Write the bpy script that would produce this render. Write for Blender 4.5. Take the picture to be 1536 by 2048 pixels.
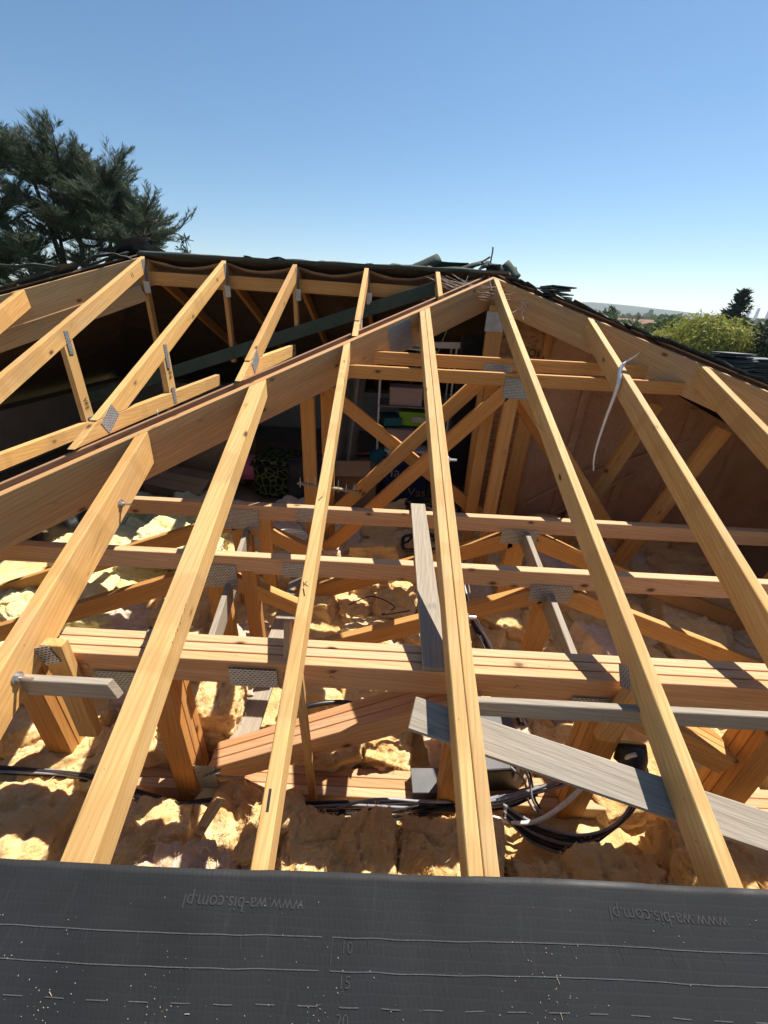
import bpy, bmesh, math, random
from mathutils import Vector, Matrix, noise
R = math.radians
random.seed(7)
sc = bpy.context.scene
for o in list(bpy.data.objects): bpy.data.objects.remove(o)
C = sc.collection

# ------------------------------------------------------------------ camera, sky, sun, exposure
# origin = the photographer's eye; x right along the ridge, y away from the eaves, z up. Ground at z = -4.9
GZ = -4.9
cam_d = bpy.data.cameras.new('camera'); cam = bpy.data.objects.new('camera', cam_d); C.objects.link(cam)
pt, rl = R(27.0), R(3.0)
d_ = Vector((0, math.cos(pt), -math.sin(pt))); u0 = Vector((0, math.sin(pt), math.cos(pt))); r0 = Vector((1, 0, 0))
r_ = r0*math.cos(rl) + u0*math.sin(rl); u_ = u0*math.cos(rl) - r0*math.sin(rl)
cam.matrix_world = Matrix((r_, u_, -d_)).transposed().to_4x4()
cam_d.sensor_fit = 'HORIZONTAL'; cam_d.sensor_width = 36; cam_d.lens = 800/1536*36
cam_d.clip_start = 0.02; cam_d.clip_end = 20000
sc.camera = cam

SUN = Vector((.44, .52, 1.0)).normalized()
sun_el = math.asin(SUN.z); sun_az = math.atan2(SUN.x, SUN.y)
w = bpy.data.worlds.new('World'); sc.world = w; w.use_nodes = True
nt = w.node_tree; bg = nt.nodes['Background']
sky = nt.nodes.new('ShaderNodeTexSky'); sky.sky_type = 'NISHITA'; sky.sun_disc = False
sky.sun_elevation = sun_el; sky.sun_rotation = sun_az
sky.air_density = 1.0; sky.dust_density = 0.15; sky.ozone_density = 2.4; sky.altitude = 400
hs = nt.nodes.new('ShaderNodeHueSaturation'); hs.inputs['Saturation'].default_value = 1.14; hs.inputs['Hue'].default_value = .494
nt.links.new(sky.outputs[0], hs.inputs['Color']); nt.links.new(hs.outputs[0], bg.inputs[0]); bg.inputs[1].default_value = 0.064
sl = bpy.data.lights.new('sun', 'SUN'); sl.energy = 5.0; sl.angle = R(0.53); sl.color = (1.0, .93, .82)
so = bpy.data.objects.new('sun', sl); C.objects.link(so)
so.rotation_euler = (-SUN).to_track_quat('-Z', 'Y').to_euler(); so.location = SUN*30
sc.view_settings.view_transform = 'Standard'; sc.view_settings.look = 'None'
sc.view_settings.exposure = 0.95; sc.view_settings.gamma = 1.0
sc.view_settings.use_curve_mapping = False
sc.render.engine = 'CYCLES'; sc.cycles.max_bounces = 9; sc.cycles.diffuse_bounces = 7; sc.cycles.glossy_bounces = 2; sc.cycles.volume_bounces = 0; sc.cycles.transparent_max_bounces = 4

# ------------------------------------------------------------------ material helpers
class NT:
    def __init__(s, name):
        s.m = bpy.data.materials.new(name); s.m.use_nodes = True; s.t = s.m.node_tree
        s.b = s.t.nodes['Principled BSDF']; s.out = s.t.nodes['Material Output']
    def n(s, typ, **kw):
        x = s.t.nodes.new(typ)
        for k, v in kw.items():
            if k.startswith('i_'):
                key = k[2:]; key = int(key) if key.isdigit() else key.replace('_', ' ')
                x.inputs[key].default_value = v
            else: setattr(x, k, v)
        return x
    def l(s, a, b): s.t.links.new(a, b)
    def coords(s, scale, rnd=60.0, kind='Object'):
        tc = s.n('ShaderNodeTexCoord'); oi = s.n('ShaderNodeObjectInfo')
        mul = s.n('ShaderNodeMath', operation='MULTIPLY', i_1=rnd); s.l(oi.outputs['Random'], mul.inputs[0])
        add = s.n('ShaderNodeVectorMath', operation='ADD'); s.l(tc.outputs[kind], add.inputs[0]); s.l(mul.outputs[0], add.inputs[1])
        sclv = s.n('ShaderNodeVectorMath', operation='MULTIPLY'); s.l(add.outputs[0], sclv.inputs[0]); sclv.inputs[1].default_value = scale
        return sclv.outputs[0]
    def noise(s, co, scale, detail=4, rough=.55, dist=0.0):
        x = s.n('ShaderNodeTexNoise', i_Scale=scale, i_Detail=detail, i_Roughness=rough, i_Distortion=dist)
        if co is not None: s.l(co, x.inputs['Vector'])
        return x.outputs['Fac']
    def ramp(s, fac, stops):
        x = s.n('ShaderNodeValToRGB'); e = x.color_ramp.elements
        while len(e) < len(stops): e.new(.5)
        for k, (p, c) in enumerate(stops): e[k].position = p; e[k].color = (*c, 1) if len(c) == 3 else c
        s.l(fac, x.inputs[0]); return x.outputs[0]
    def mix(s, fac, a, b, mode='MIX'):
        x = s.n('ShaderNodeMix', data_type='RGBA', blend_type=mode)
        for v, i in ((fac, 0), (a, 6), (b, 7)):
            if hasattr(v, 'is_linked') or hasattr(v, 'links'): s.l(v, x.inputs[i])
            else: x.inputs[i].default_value = v if i == 0 else ((*v, 1) if len(v) == 3 else v)
        return x.outputs[2]
    def bump(s, h, strength=.3, dist=.002, prev=None):
        x = s.n('ShaderNodeBump', i_Strength=strength, i_Distance=dist); s.l(h, x.inputs['Height'])
        if prev is not None: s.l(prev, x.inputs['Normal'])
        return x.outputs[0]
    def done(s, col=None, rough=.7, nrm=None, metal=0.0, spec=.3):
        if col is not None:
            if hasattr(col, 'links'): s.l(col, s.b.inputs['Base Color'])
            else: s.b.inputs['Base Color'].default_value = (*col, 1)
        if hasattr(rough, 'links'): s.l(rough, s.b.inputs['Roughness'])
        else: s.b.inputs['Roughness'].default_value = rough
        if nrm is not None: s.l(nrm, s.b.inputs['Normal'])
        s.b.inputs['Metallic'].default_value = metal; s.b.inputs['Specular IOR Level'].default_value = spec
        return s.m

def g3(v): return (v, v, v)

def wood(name, light, dark, knot=(.10, .045, .018), grey=(.30, .26, .21), greyamt=.35, rough_sawn=.25, roof=False):
    t = NT(name)
    co = t.coords((1, 1, 1))
    oi = t.n('ShaderNodeObjectInfo')
    def sc_(v):
        m = t.n('ShaderNodeVectorMath', operation='MULTIPLY'); t.l(co, m.inputs[0]); m.inputs[1].default_value = v; return m.outputs[0]
    # long growth-ring bands that wander along the length
    broad = t.noise(sc_((.7, 34, 34)), 1.0, 3, .5, .5)
    rings = t.n('ShaderNodeTexWave', wave_type='BANDS', bands_direction='DIAGONAL', i_Scale=30.0, i_Distortion=6.0, i_Detail=2.0, i_Detail_Scale=.8)
    t.l(sc_((.10, 1.1, 1.1)), rings.inputs['Vector'])
    fine = t.noise(sc_((5, 230, 230)), 1.0, 3, .6)
    patch = t.noise(sc_((2.2, 5, 5)), 1.0, 3, .6)
    c = t.mix(t.ramp(broad, [(.35, g3(0)), (.75, g3(.9))]), light, dark)
    c = t.mix(t.ramp(rings.outputs['Fac'], [(.55, g3(0)), (.97, g3(.30))]), c, tuple(x*.66 for x in dark))
    c = t.mix(t.ramp(fine, [(.45, g3(0)), (.8, g3(.30))]), c, tuple(x*.55 for x in dark))
    # per-timber tint
    tint = t.ramp(oi.outputs['Random'], [(0, (.80, .70, .60)), (.25, (1, .98, .95)), (.45, (.88, .86, .84)), (.65, (1.0, 1.0, 1.0)), (.85, (.98, .84, .72)), (1, (1.05, 1.0, .90))])
    c = t.mix(1.0, c, tint, 'MULTIPLY')
    # weather / handling dirt
    c = t.mix(t.ramp(patch, [(.5, g3(0)), (.78, g3(greyamt))]), c, grey)
    # knots
    vk = t.n('ShaderNodeTexVoronoi', feature='F1', i_Scale=1.0, i_Randomness=1.0); t.l(sc_((9, 17, 17)), vk.inputs['Vector'])
    kn = t.ramp(vk.outputs['Distance'], [(.09, g3(1)), (.15, g3(.8)), (.21, g3(.25)), (.34, g3(0))])
    sep = t.n('ShaderNodeSeparateColor'); t.l(vk.outputs['Color'], sep.inputs[0])
    kn = t.mix(1.0, kn, t.ramp(sep.outputs[0], [(.86, g3(0)), (.90, g3(1))]), 'MULTIPLY')
    c = t.mix(kn, c, knot)
    # thin drying cracks
    vc = t.n('ShaderNodeTexVoronoi', feature='DISTANCE_TO_EDGE', i_Scale=1.0); t.l(sc_((.7, 22, 22)), vc.inputs['Vector'])
    cr = t.ramp(vc.outputs['Distance'], [(.0, g3(.55)), (.012, g3(0))])
    gate = t.ramp(t.noise(sc_((2.5, 7, 7)), 1.0, 1), [(.56, g3(0)), (.62, g3(1))])
    c = t.mix(t.mix(1.0, cr, gate, 'MULTIPLY'), c, tuple(x*.25 for x in dark))
    # nail holes
    vh = t.n('ShaderNodeTexVoronoi', feature='F1', i_Scale=1.0); t.l(sc_((34, 60, 60)), vh.inputs['Vector'])
    sh_ = t.n('ShaderNodeSeparateColor'); t.l(vh.outputs['Color'], sh_.inputs[0])
    hole = t.mix(1.0, t.ramp(vh.outputs['Distance'], [(.07, g3(.9)), (.13, g3(0))]), t.ramp(sh_.outputs[0], [(.955, g3(0)), (.96, g3(1))]), 'MULTIPLY')
    c = t.mix(hole, c, (.05, .03, .02))
    if roof:      # ghost marks of the removed battens, across the grain
        bm_ = t.noise(sc_((3.1, .6, .6)), 1.0, 1, .4)
        c = t.mix(t.ramp(bm_, [(.52, g3(0)), (.55, g3(.32)), (.62, g3(.32)), (.65, g3(0))]), c, tuple(x*.72 for x in dark))
    n1 = t.bump(fine, rough_sawn, .0012)
    n2 = t.bump(broad, .12, .002, n1)
    return t.done(c, t.ramp(fine, [(0, g3(.55)), (1, g3(.85))]), n2, 0, .25)

M = {}
M['rafter'] = wood('spruce_rafter', (.68, .455, .195), (.56, .315, .105), greyamt=.30, roof=True)
M['truss'] = wood('spruce_truss', (.63, .405, .235), (.53, .295, .14), grey=(.42, .32, .25), greyamt=.30)
M['hip'] = wood('rough_sawn_spruce', (.57, .375, .19), (.44, .265, .12), greyamt=.4, rough_sawn=.6)
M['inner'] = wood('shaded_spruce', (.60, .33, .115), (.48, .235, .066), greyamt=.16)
M['valleyboard'] = wood('red_brown_board', (.36, .20, .11), (.27, .14, .07), greyamt=.3, rough_sawn=.5)
M['greywood'] = wood('weathered_board', (.37, .325, .265), (.27, .23, .18), knot=(.21, .18, .15), grey=(.22, .20, .18), greyamt=.5, rough_sawn=.9)

def plate_mat():
    t = NT('galvanised_nail_plate')
    tc = t.n('ShaderNodeTexCoord')
    br = t.n('ShaderNodeTexBrick', offset=.5, offset_frequency=2, i_Scale=1.0, i_Mortar_Size=.0030, i_Mortar_Smooth=.2, i_Brick_Width=.0155, i_Row_Height=.0095)
    br.inputs['Color1'].default_value = (1, 1, 1, 1); br.inputs['Color2'].default_value = (1, 1, 1, 1); br.inputs['Mortar'].default_value = (0, 0, 0, 1)
    t.l(tc.outputs['Object'], br.inputs['Vector'])
    slot = br.outputs['Color']
    nz = t.noise(tc.outputs['Object'], 40, 3)
    base = t.ramp(nz, [(.3, (.34, .35, .36)), (.7, (.47, .48, .49))])
    c = t.mix(slot, base, (.035, .03, .026))
    nb = t.bump(slot, .9, -.002)
    m = t.done(c, .42, nb, 0.0, .5)
    rm = t.mix(slot, g3(.45), g3(.0)); t.l(rm, t.b.inputs['Metallic'])
    return m
M['plate'] = plate_mat()

def simple(name, c1, c2, scale=8, rough=.8, bump=.2, bdist=.003, spec=.25, metal=0, kind='Object', detail=5):
    t = NT(name); co = t.coords((1, 1, 1), kind=kind)
    n = t.noise(co, scale, detail, .6)
    c = t.ramp(n, [(.3, c1), (.7, c2)])
    f = t.noise(co, scale*7, 3)
    return t.done(c, rough, t.bump(f, bump, bdist), metal, spec)

def wool_mat(name, c1, c2, c3):
    t = NT(name); co = t.coords((1, 1, 1), 20)
    n = t.noise(co, 7, 6, .65, .6); n2 = t.noise(co, 38, 5, .7, 1.2)
    st = t.n('ShaderNodeVectorMath', operation='MULTIPLY'); t.l(co, st.inputs[0]); st.inputs[1].default_value = (26, 30, 190)
    fib = t.noise(st.outputs[0], 1.0, 4, .7, 1.5)
    c = t.ramp(n, [(.34, c1), (.5, c2), (.64, c3)])
    c = t.mix(t.ramp(n2, [(.35, g3(0)), (.75, g3(.35))]), c, tuple(x*.62 for x in c1))
    b1 = t.bump(n2, .8, .018); b2 = t.bump(fib, .8, .008, b1)
    m = t.done(c, .95, b2, 0, .05)
    t.b.inputs['Sheen Weight'].default_value = .4; t.b.inputs['Sheen Roughness'].default_value = .6
    t.b.inputs['Subsurface Weight'].default_value = .38; t.b.inputs['Subsurface Radius'].default_value = (1.0, .62, .30); t.b.inputs['Subsurface Scale'].default_value = .022
    return m
M['wool'] = wool_mat('orange_glass_wool', (.78, .46, .155), (.86, .585, .235), (.90, .69, .345))
M['wool_pink'] = wool_mat('faded_glass_wool', (.70, .48, .32), (.79, .58, .42), (.85, .68, .52))
M['wool_yellow'] = wool_mat('yellow_glass_wool', (.74, .61, .22), (.83, .74, .36), (.88, .82, .52))
M['kraft'] = simple('brown_underlay', (.50, .29, .175), (.64, .41, .26), 3, .9, .9, .022)
M['kraft_dark'] = simple('dark_underlay', (.15, .09, .06), (.22, .135, .085), 4, .9, .3, .004)
M['shade_under'] = simple('shade_dark_underside', (.07, .045, .032), (.11, .07, .05), 4, .9, .3, .004)  # attic shade put into the colour of the back slope underside
M['swag'] = simple('sagging_underlay', (.24, .145, .095), (.33, .21, .14), 3, .9, .3, .004)
M['redlay'] = simple('red_brown_underlay', (.24, .135, .085), (.33, .20, .125), 5, .8, .3, .004)
M['felt'] = simple('green_mineral_felt', (.028, .044, .034), (.05, .070, .054), 20, .85, .5, .003)
M['greenboard'] = simple('green_painted_edge', (.030, .050, .040), (.055, .078, .062), 9, .7, .3, .002)
M['slate'] = simple('dark_slate', (.028, .032, .036), (.062, .068, .072), 14, .55, .4, .002, .4)
M['black'] = simple('black_plastic', (.012, .012, .013), (.022, .022, .024), 12, .42, .1, .001, .5)
M['cable_black'] = simple('black_cable', (.014, .013, .016), (.028, .026, .03), 30, .45, .05, .001, .45)
M['cable_grey'] = simple('grey_cable', (.20, .20, .23), (.30, .30, .33), 30, .45, .05, .001, .4)
M['cable_white'] = simple('white_cable', (.60, .59, .58), (.72, .71, .70), 30, .45, .05, .001, .4)
M['grey_box'] = simple('dull_grey_plastic', (.09, .09, .095), (.14, .14, .145), 10, .6, .1, .002)
M['steel'] = simple('zinc_steel', (.42, .42, .42), (.58, .57, .55), 60, .38, .1, .001, .5, .85)
M['card'] = simple('cardboard', (.34, .21, .115), (.40, .26, .15), 5, .9, .15, .002)
M['cardpink'] = simple('pink_grey_card', (.40, .30, .29), (.46, .36, .34), 5, .8, .1, .002)
M['boxgreen'] = simple('lime_card', (.18, .36, .03), (.24, .44, .05), 5, .7, .1, .002)
M['white'] = simple('white_paint', (.62, .62, .61), (.76, .76, .75), 6, .6, .1, .002)
M['paper'] = simple('paper_tag', (.36, .35, .34), (.52, .51, .50), 12, .85, .2, .002)
M['navy'] = simple('navy_fabric', (.010, .016, .06), (.02, .028, .09), 12, .7, .2, .003)
M['darkcloth'] = simple('dark_cloth', (.022, .022, .025), (.045, .043, .045), 8, .95, .4, .006)
M['blackcloth'] = simple('black_tarp', (.004, .004, .005), (.009, .009, .010), 8, 1.0, .3, .004, .02)
M['greycloth'] = simple('grey_plastic_sheet', (.14, .14, .14), (.22, .22, .21), 6, .6, .4, .01)
M['pink'] = simple('pink_fabric', (.48, .11, .16), (.58, .16, .22), 10, .9, .3, .004)
M['teal'] = simple('teal_fabric', (.02, .10, .12), (.03, .16, .18), 10, .8, .2, .003)
M['ink'] = simple('black_ink', (.02, .018, .016), (.035, .03, .028), 20, .8, 0, .001)
M['brownbox'] = simple('brown_laminate', (.16, .07, .03), (.24, .11, .05), 5, .5, .1, .001)
M['strap'] = simple('white_webbing', (.62, .62, .64), (.75, .75, .76), 60, .6, .3, .001)
M['cobweb'] = simple('cobweb_thread', (.55, .48, .44), (.70, .62, .56), 30, .9, 0, .001)
M['ceil'] = simple('plasterboard_back', (.30, .24, .18), (.40, .33, .26), 3, .95, .2, .002)
M['render_wall'] = simple('cream_render', (.52, .47, .38), (.60, .55, .46), 3, .9, .3, .003)
M['ptile'] = simple('clay_roof', (.20, .09, .06), (.30, .15, .10), .6, .8, .3, .02)
M['concrete'] = simple('pale_concrete', (.40, .40, .40), (.50, .50, .49), .05, .9, .1, .02)
M['bark'] = simple('dark_bark', (.035, .028, .022), (.075, .06, .048), 5, .95, .8, .02)

def camo_mat():
    t = NT('camouflage_fabric'); co = t.coords((1, 1, 1))
    v = t.n('ShaderNodeTexVoronoi', feature='DISTANCE_TO_EDGE', i_Scale=13.0); t.l(co, v.inputs['Vector'])
    c = t.ramp(v.outputs['Distance'], [(.0, (.16, .17, .05)), (.06, (.13, .14, .045)), (.10, (.012, .014, .010))])
    return t.done(c, .9, None, 0, .1)
M['camo'] = camo_mat()

def osb_mat():
    t = NT('osb_board'); co = t.coords((1, 1, 1))
    v = t.n('ShaderNodeTexVoronoi', feature='F1', i_Scale=1.0); 
    m = t.n('ShaderNodeVectorMath', operation='MULTIPLY'); t.l(co, m.inputs[0]); m.inputs[1].default_value = (26, 26, 60)
    ds = t.noise(co, 9, 2); 
    t.l(m.outputs[0], v.inputs['Vector'])
    c = t.ramp(v.outputs['Color'], [(.1, (.26, .13, .055)), (.5, (.36, .20, .09)), (.9, (.46, .28, .14))])
    return t.done(c, .75, t.bump(v.outputs['Color'], .4, .003), 0, .2)
M['osb'] = osb_mat()

def membrane_mat():
    t = NT('black_underlay_membrane'); tc = t.n('ShaderNodeTexCoord')
    co = tc.outputs['Object']
    def sv(v):
        m = t.n('ShaderNodeVectorMath', operation='MULTIPLY'); t.l(co, m.inputs[0]); m.inputs[1].default_value = v; return m.outputs[0]
    # embossed rows of small dimples (spun-bond pattern)
    br = t.n('ShaderNodeTexBrick', offset=.5, i_Scale=1.0, i_Mortar_Size=.0035, i_Mortar_Smooth=1.0, i_Brick_Width=.011, i_Row_Height=.017)
    br.inputs['Color1'].default_value = (1, 1, 1, 1); br.inputs['Color2'].default_value = (.6, .6, .6, 1); br.inputs['Mortar'].default_value = (0, 0, 0, 1)
    dn = t.noise(co, 30, 2); wob = t.mix(.012, co, t.n('ShaderNodeTexNoise', i_Scale=14.0).outputs['Color'])
    t.l(wob, br.inputs['Vector'])
    cloud = t.noise(sv((3, 5, 1)), 1.0, 5, .65, .4); grain = t.noise(co, 900, 2, .7)
    streak = t.noise(sv((60, 6, 1)), 1.0, 4, .6)
    c = t.ramp(cloud, [(.3, (.012, .012, .0135)), (.7, (.024, .024, .0255))])
    c = t.mix(t.ramp(br.outputs['Color'], [(.2, g3(0)), (1, g3(.24))]), c, (.008, .012, .013))
    c = t.mix(t.ramp(streak, [(.58, g3(0)), (.82, g3(.35))]), c, (.045, .044, .043))
    c = t.mix(t.ramp(grain, [(.55, g3(0)), (.8, g3(.45))]), c, (.036, .035, .035))
    b1 = t.bump(br.outputs['Color'], .20, .0009); b2 = t.bump(grain, .35, .0006, b1)
    return t.done(c, t.ramp(cloud, [(.35, g3(.74)), (.65, g3(.52))]), b2, 0, .28)
M['membrane'] = membrane_mat()
M['print'] = simple('pale_print', (.05, .05, .054), (.105, .105, .11), 300, .8, 0, .001)
M['print_faint'] = simple('faint_print', (.030, .030, .032), (.052, .052, .054), 300, .8, 0, .001)
M['straw'] = simple('wood_dust', (.20, .17, .12), (.36, .31, .22), 90, .9, 0, .001)

def leaf_mat(name, c1, c2, trans=.25):
    t = NT(name); oi = t.n('ShaderNodeNewGeometry')
    c = t.ramp(oi.outputs['Random Per Island'], [(0, c1), (1, c2)])
    m = t.done(c, .6, None, 0, .25)
    tr = t.n('ShaderNodeBsdfTranslucent'); t.l(c, tr.inputs[0])
    mx = t.n('ShaderNodeMixShader', i_0=trans); t.l(t.b.outputs[0], mx.inputs[1]); t.l(tr.outputs[0], mx.inputs[2]); t.l(mx.outputs[0], t.out.inputs[0])
    return m
M['needle'] = leaf_mat('cedar_needles', (.030, .054, .036), (.13, .155, .10), .25)
M['needle2'] = leaf_mat('spruce_needles', (.018, .035, .022), (.045, .075, .045), .15)
M['willow'] = leaf_mat('willow_leaves', (.17, .19, .028), (.36, .35, .075), .35)
M['fibre'] = leaf_mat('glass_fibre', (.70, .42, .14), (.90, .70, .36), .3)
M['leaf'] = leaf_mat('broad_leaves', (.040, .068, .022), (.10, .135, .048), .35)
M['leaf_dark'] = leaf_mat('dark_hedge_leaves', (.012, .024, .010), (.035, .055, .022), .2)

# ------------------------------------------------------------------ object helpers
def tag(o, label, cat, group=None, kind=None):
    if label: o['label'] = label
    if cat: o['category'] = cat
    if group: o['group'] = group
    if kind: o['kind'] = kind
    return o
def thing(name, label, cat, loc=(0, 0, 0), group=None):
    o = bpy.data.objects.new(name, None); C.objects.link(o); o.location = loc; o.empty_display_size = .1
    return tag(o, label, cat, group)
def put(name, me, mat, mw=None, parent=None):
    o = bpy.data.objects.new(name, me); C.objects.link(o)
    if mat is not None:
        me.materials.clear(); me.materials.append(mat)
    mw = mw or Matrix()
    if parent is not None:
        o.parent = parent
        pm = Matrix.Translation(parent.location) if parent.parent is None and parent.type == 'EMPTY' else wm(parent)
        o.matrix_basis = pm.inverted() @ mw
    else: o.matrix_basis = mw
    return o
def wm(o):
    m = o.matrix_basis.copy()
    while o.parent: o = o.parent; m = o.matrix_basis @ m
    return m
def mesh(name, v, f, smooth=False):
    me = bpy.data.meshes.new(name); me.from_pydata([tuple(p) for p in v], [], f); me.update()
    if smooth: me.polygons.foreach_set('use_smooth', [True]*len(me.polygons))
    return me
def bm_mesh(bm, name, smooth=False):
    bmesh.ops.recalc_face_normals(bm, faces=bm.faces)
    me = bpy.data.meshes.new(name); bm.to_mesh(me); bm.free()
    if smooth: me.polygons.foreach_set('use_smooth', [True]*len(me.polygons))
    return me
def frame(A, B, up):
    X = (B-A).normalized(); Z = Vector(up); Z = (Z - X*Z.dot(X)).normalized(); Y = Z.cross(X)
    return Matrix(((X.x, Y.x, Z.x, A.x), (X.y, Y.y, Z.y, A.y), (X.z, Y.z, Z.z, A.z), (0, 0, 0, 1)))
ZUP = Vector((0, 0, 1))
def timber(name, A, B, w, h, mat='truss', parent=None, up=ZUP, top=False, cutA=None, cutB=None, bev=.0025, bow=0.0):
    """a sawn timber from A to B (centre line, or centre of the top face), ends cut square or on the given planes"""
    A, B = Vector(A), Vector(B); mw = frame(A, B, up)
    if top: mw = mw @ Matrix.Translation((0, 0, -h/2))
    inv = mw.inverted(); L = (B-A).length
    bm = bmesh.new(); vs = []
    for x0, cut in ((0, cutA), (L, cutB)):
        for y, z in ((-w/2, -h/2), (w/2, -h/2), (w/2, h/2), (-w/2, h/2)):
            x = x0
            if cut:
                p = inv @ Vector(cut[0]); n = inv.to_3x3() @ Vector(cut[1])
                x = p.x - (n.y*(y-p.y) + n.z*(z-p.z))/n.x
            vs.append(bm.verts.new((x, y, z)))
    for f in ((3, 2, 1, 0), (4, 5, 6, 7), (0, 1, 5, 4), (1, 2, 6, 5), (2, 3, 7, 6), (3, 0, 4, 7)): bm.faces.new([vs[i] for i in f])
    bmesh.ops.bevel(bm, geom=bm.edges[:], offset=min(bev, w*.2), segments=1, affect='EDGES')
    if bow and L > 1:
        for k in range(1, 8): bmesh.ops.bisect_plane(bm, geom=bm.verts[:]+bm.edges[:]+bm.faces[:], plane_co=(L*k/8, 0, 0), plane_no=(1, 0, 0))
        a1, a2, a3 = random.uniform(-1, 1)*bow*L, random.uniform(-1, 1)*bow*L*.5, random.uniform(-1, 1)*bow*L*.4
        for v in bm.verts:
            t_b = min(1, max(0, v.co.x/L)); v.co.y += a1*math.sin(math.pi*t_b)+a3*math.sin(2*math.pi*t_b); v.co.z += a2*math.sin(math.pi*t_b)
    return put(name, bm_mesh(bm, name), M[mat], mw, parent)
def box(name, c, s, mat, parent=None, rz=0, bev=.004, rx=0, ry=0):
    bm = bmesh.new(); bmesh.ops.create_cube(bm, size=1)
    for v in bm.verts: v.co = Vector((v.co.x*s[0], v.co.y*s[1], v.co.z*s[2]))
    if bev: bmesh.ops.bevel(bm, geom=bm.edges[:], offset=min(bev, min(s)*.3), segments=1, affect='EDGES')
    mw = Matrix.Translation(c) @ Matrix.Rotation(rz, 4, 'Z') @ Matrix.Rotation(rx, 4, 'X') @ Matrix.Rotation(ry, 4, 'Y')
    return put(name, bm_mesh(bm, name), M[mat], mw, parent)
def nail_plate(c, u, v, su, sv, parent, name='nail_plate', th=.0022):
    """perforated steel plate centred at c, spanned by u and v, proud of the face towards u x v"""
    u = Vector(u).normalized(); v = Vector(v); v = (v-u*v.dot(u)).normalized(); n = u.cross(v); c = Vector(c)
    mw = Matrix(((u.x, v.x, n.x, c.x), (u.y, v.y, n.y, c.y), (u.z, v.z, n.z, c.z), (0, 0, 0, 1)))
    bm = bmesh.new(); bmesh.ops.create_cube(bm, size=1)
    for p in bm.verts: p.co = Vector((p.co.x*su, p.co.y*sv, (p.co.z+.5)*th))
    return put(name, bm_mesh(bm, name), M['plate'], mw, parent)
def catmull(pts, n=8):
    P = [Vector(p) for p in pts]; P = [P[0]*2-P[1]] + P + [P[-1]*2-P[-2]]; out = []
    for i in range(1, len(P)-2):
        for k in range(n):
            t = k/n; a, b, c, d = P[i-1:i+3]
            out.append(.5*((2*b) + (c-a)*t + (2*a-5*b+4*c-d)*t*t + (3*b-a-3*c+d)*t**3))
    out.append(P[-2]); return out
def tube_data(pts, rad, seg=6, n=8, smooth=True):
    P = catmull(pts, n) if smooth else [Vector(p) for p in pts]
    V, F = [], []; N = None
    for i, p in enumerate(P):
        t = (P[min(i+1, len(P)-1)] - P[max(i-1, 0)]).normalized()
        if N is None: N = t.orthogonal().normalized()
        N = (N - t*N.dot(t)).normalized(); B = t.cross(N)
        r = rad[0] + (rad[1]-rad[0])*i/(len(P)-1) if isinstance(rad, tuple) else rad
        for k in range(seg):
            a = 2*math.pi*k/seg; V.append(p + N*(r*math.cos(a)) + B*(r*math.sin(a)))
    for i in range(len(P)-1):
        for k in range(seg):
            k2 = (k+1) % seg; F.append((i*seg+k, i*seg+k2, (i+1)*seg+k2, (i+1)*seg+k))
    F.append(tuple(range(seg))[::-1]); F.append(tuple(range((len(P)-1)*seg, len(P)*seg)))
    return V, F
def tube(name, pts, rad, mat, parent=None, seg=6, n=8, smooth=True):
    V, F = tube_data(pts, rad, seg, n, smooth); o0 = V[0].copy()
    return put(name, mesh(name, [v-o0 for v in V], F, True), M[mat], Matrix.Translation(o0), parent)
def sheet(name, fn, nu, nv, th, mat, parent=None, mw=None, mat2=None):
    """a thin curved sheet fn(u, v) -> point with real thickness"""
    V = [fn(i/nu, j/nv) for j in range(nv+1) for i in range(nu+1)]
    F = [(j*(nu+1)+i, j*(nu+1)+i+1, (j+1)*(nu+1)+i+1, (j+1)*(nu+1)+i) for j in range(nv) for i in range(nu)]
    me = mesh(name, V, F, True); bm = bmesh.new(); bm.from_mesh(me); bm.normal_update()
    bmesh.ops.solidify(bm, geom=bm.faces[:], thickness=th); bm.to_mesh(me); bm.free()
    me.polygons.foreach_set('use_smooth', [True]*len(me.polygons))
    return put(name, me, M[mat], mw, parent)
def text_mesh(name, body, size, mat, mw, parent, extrude=.0002):
    cu = bpy.data.curves.new(name, 'FONT'); cu.body = body; cu.size = size; cu.align_x = 'CENTER'; cu.align_y = 'CENTER'; cu.resolution_u = 3; cu.extrude = extrude
    tmp = bpy.data.objects.new(name+'_tmp', cu); C.objects.link(tmp)
    bpy.context.view_layer.update()
    me = bpy.data.meshes.new_from_object(tmp.evaluated_get(bpy.context.evaluated_depsgraph_get()))
    bpy.data.objects.remove(tmp); bpy.data.curves.remove(cu)
    return put(name, me, M[mat], mw, parent)
def basis(c, x, z):
    x = Vector(x).normalized(); z = Vector(z); z = (z-x*z.dot(x)).normalized(); y = z.cross(x); c = Vector(c)
    return Matrix(((x.x, y.x, z.x, c.x), (x.y, y.y, z.y, c.y), (x.z, y.z, z.z, c.z), (0, 0, 0, 1)))

# ------------------------------------------------------------------ roof geometry
TH = R(23.1); H = 1.25; TT = math.tan(TH)
NR = Vector((0, -math.sin(TH), math.cos(TH)))
def zR(y): return -H/math.cos(TH) + TT*y          # top of the front rafters
APEX = Vector((.80, 3.82, .27))
YR = 3.86; ZRG = zR(YR)
EAVE_Y = -.62; EAVE_Z = zR(EAVE_Y)

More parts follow.
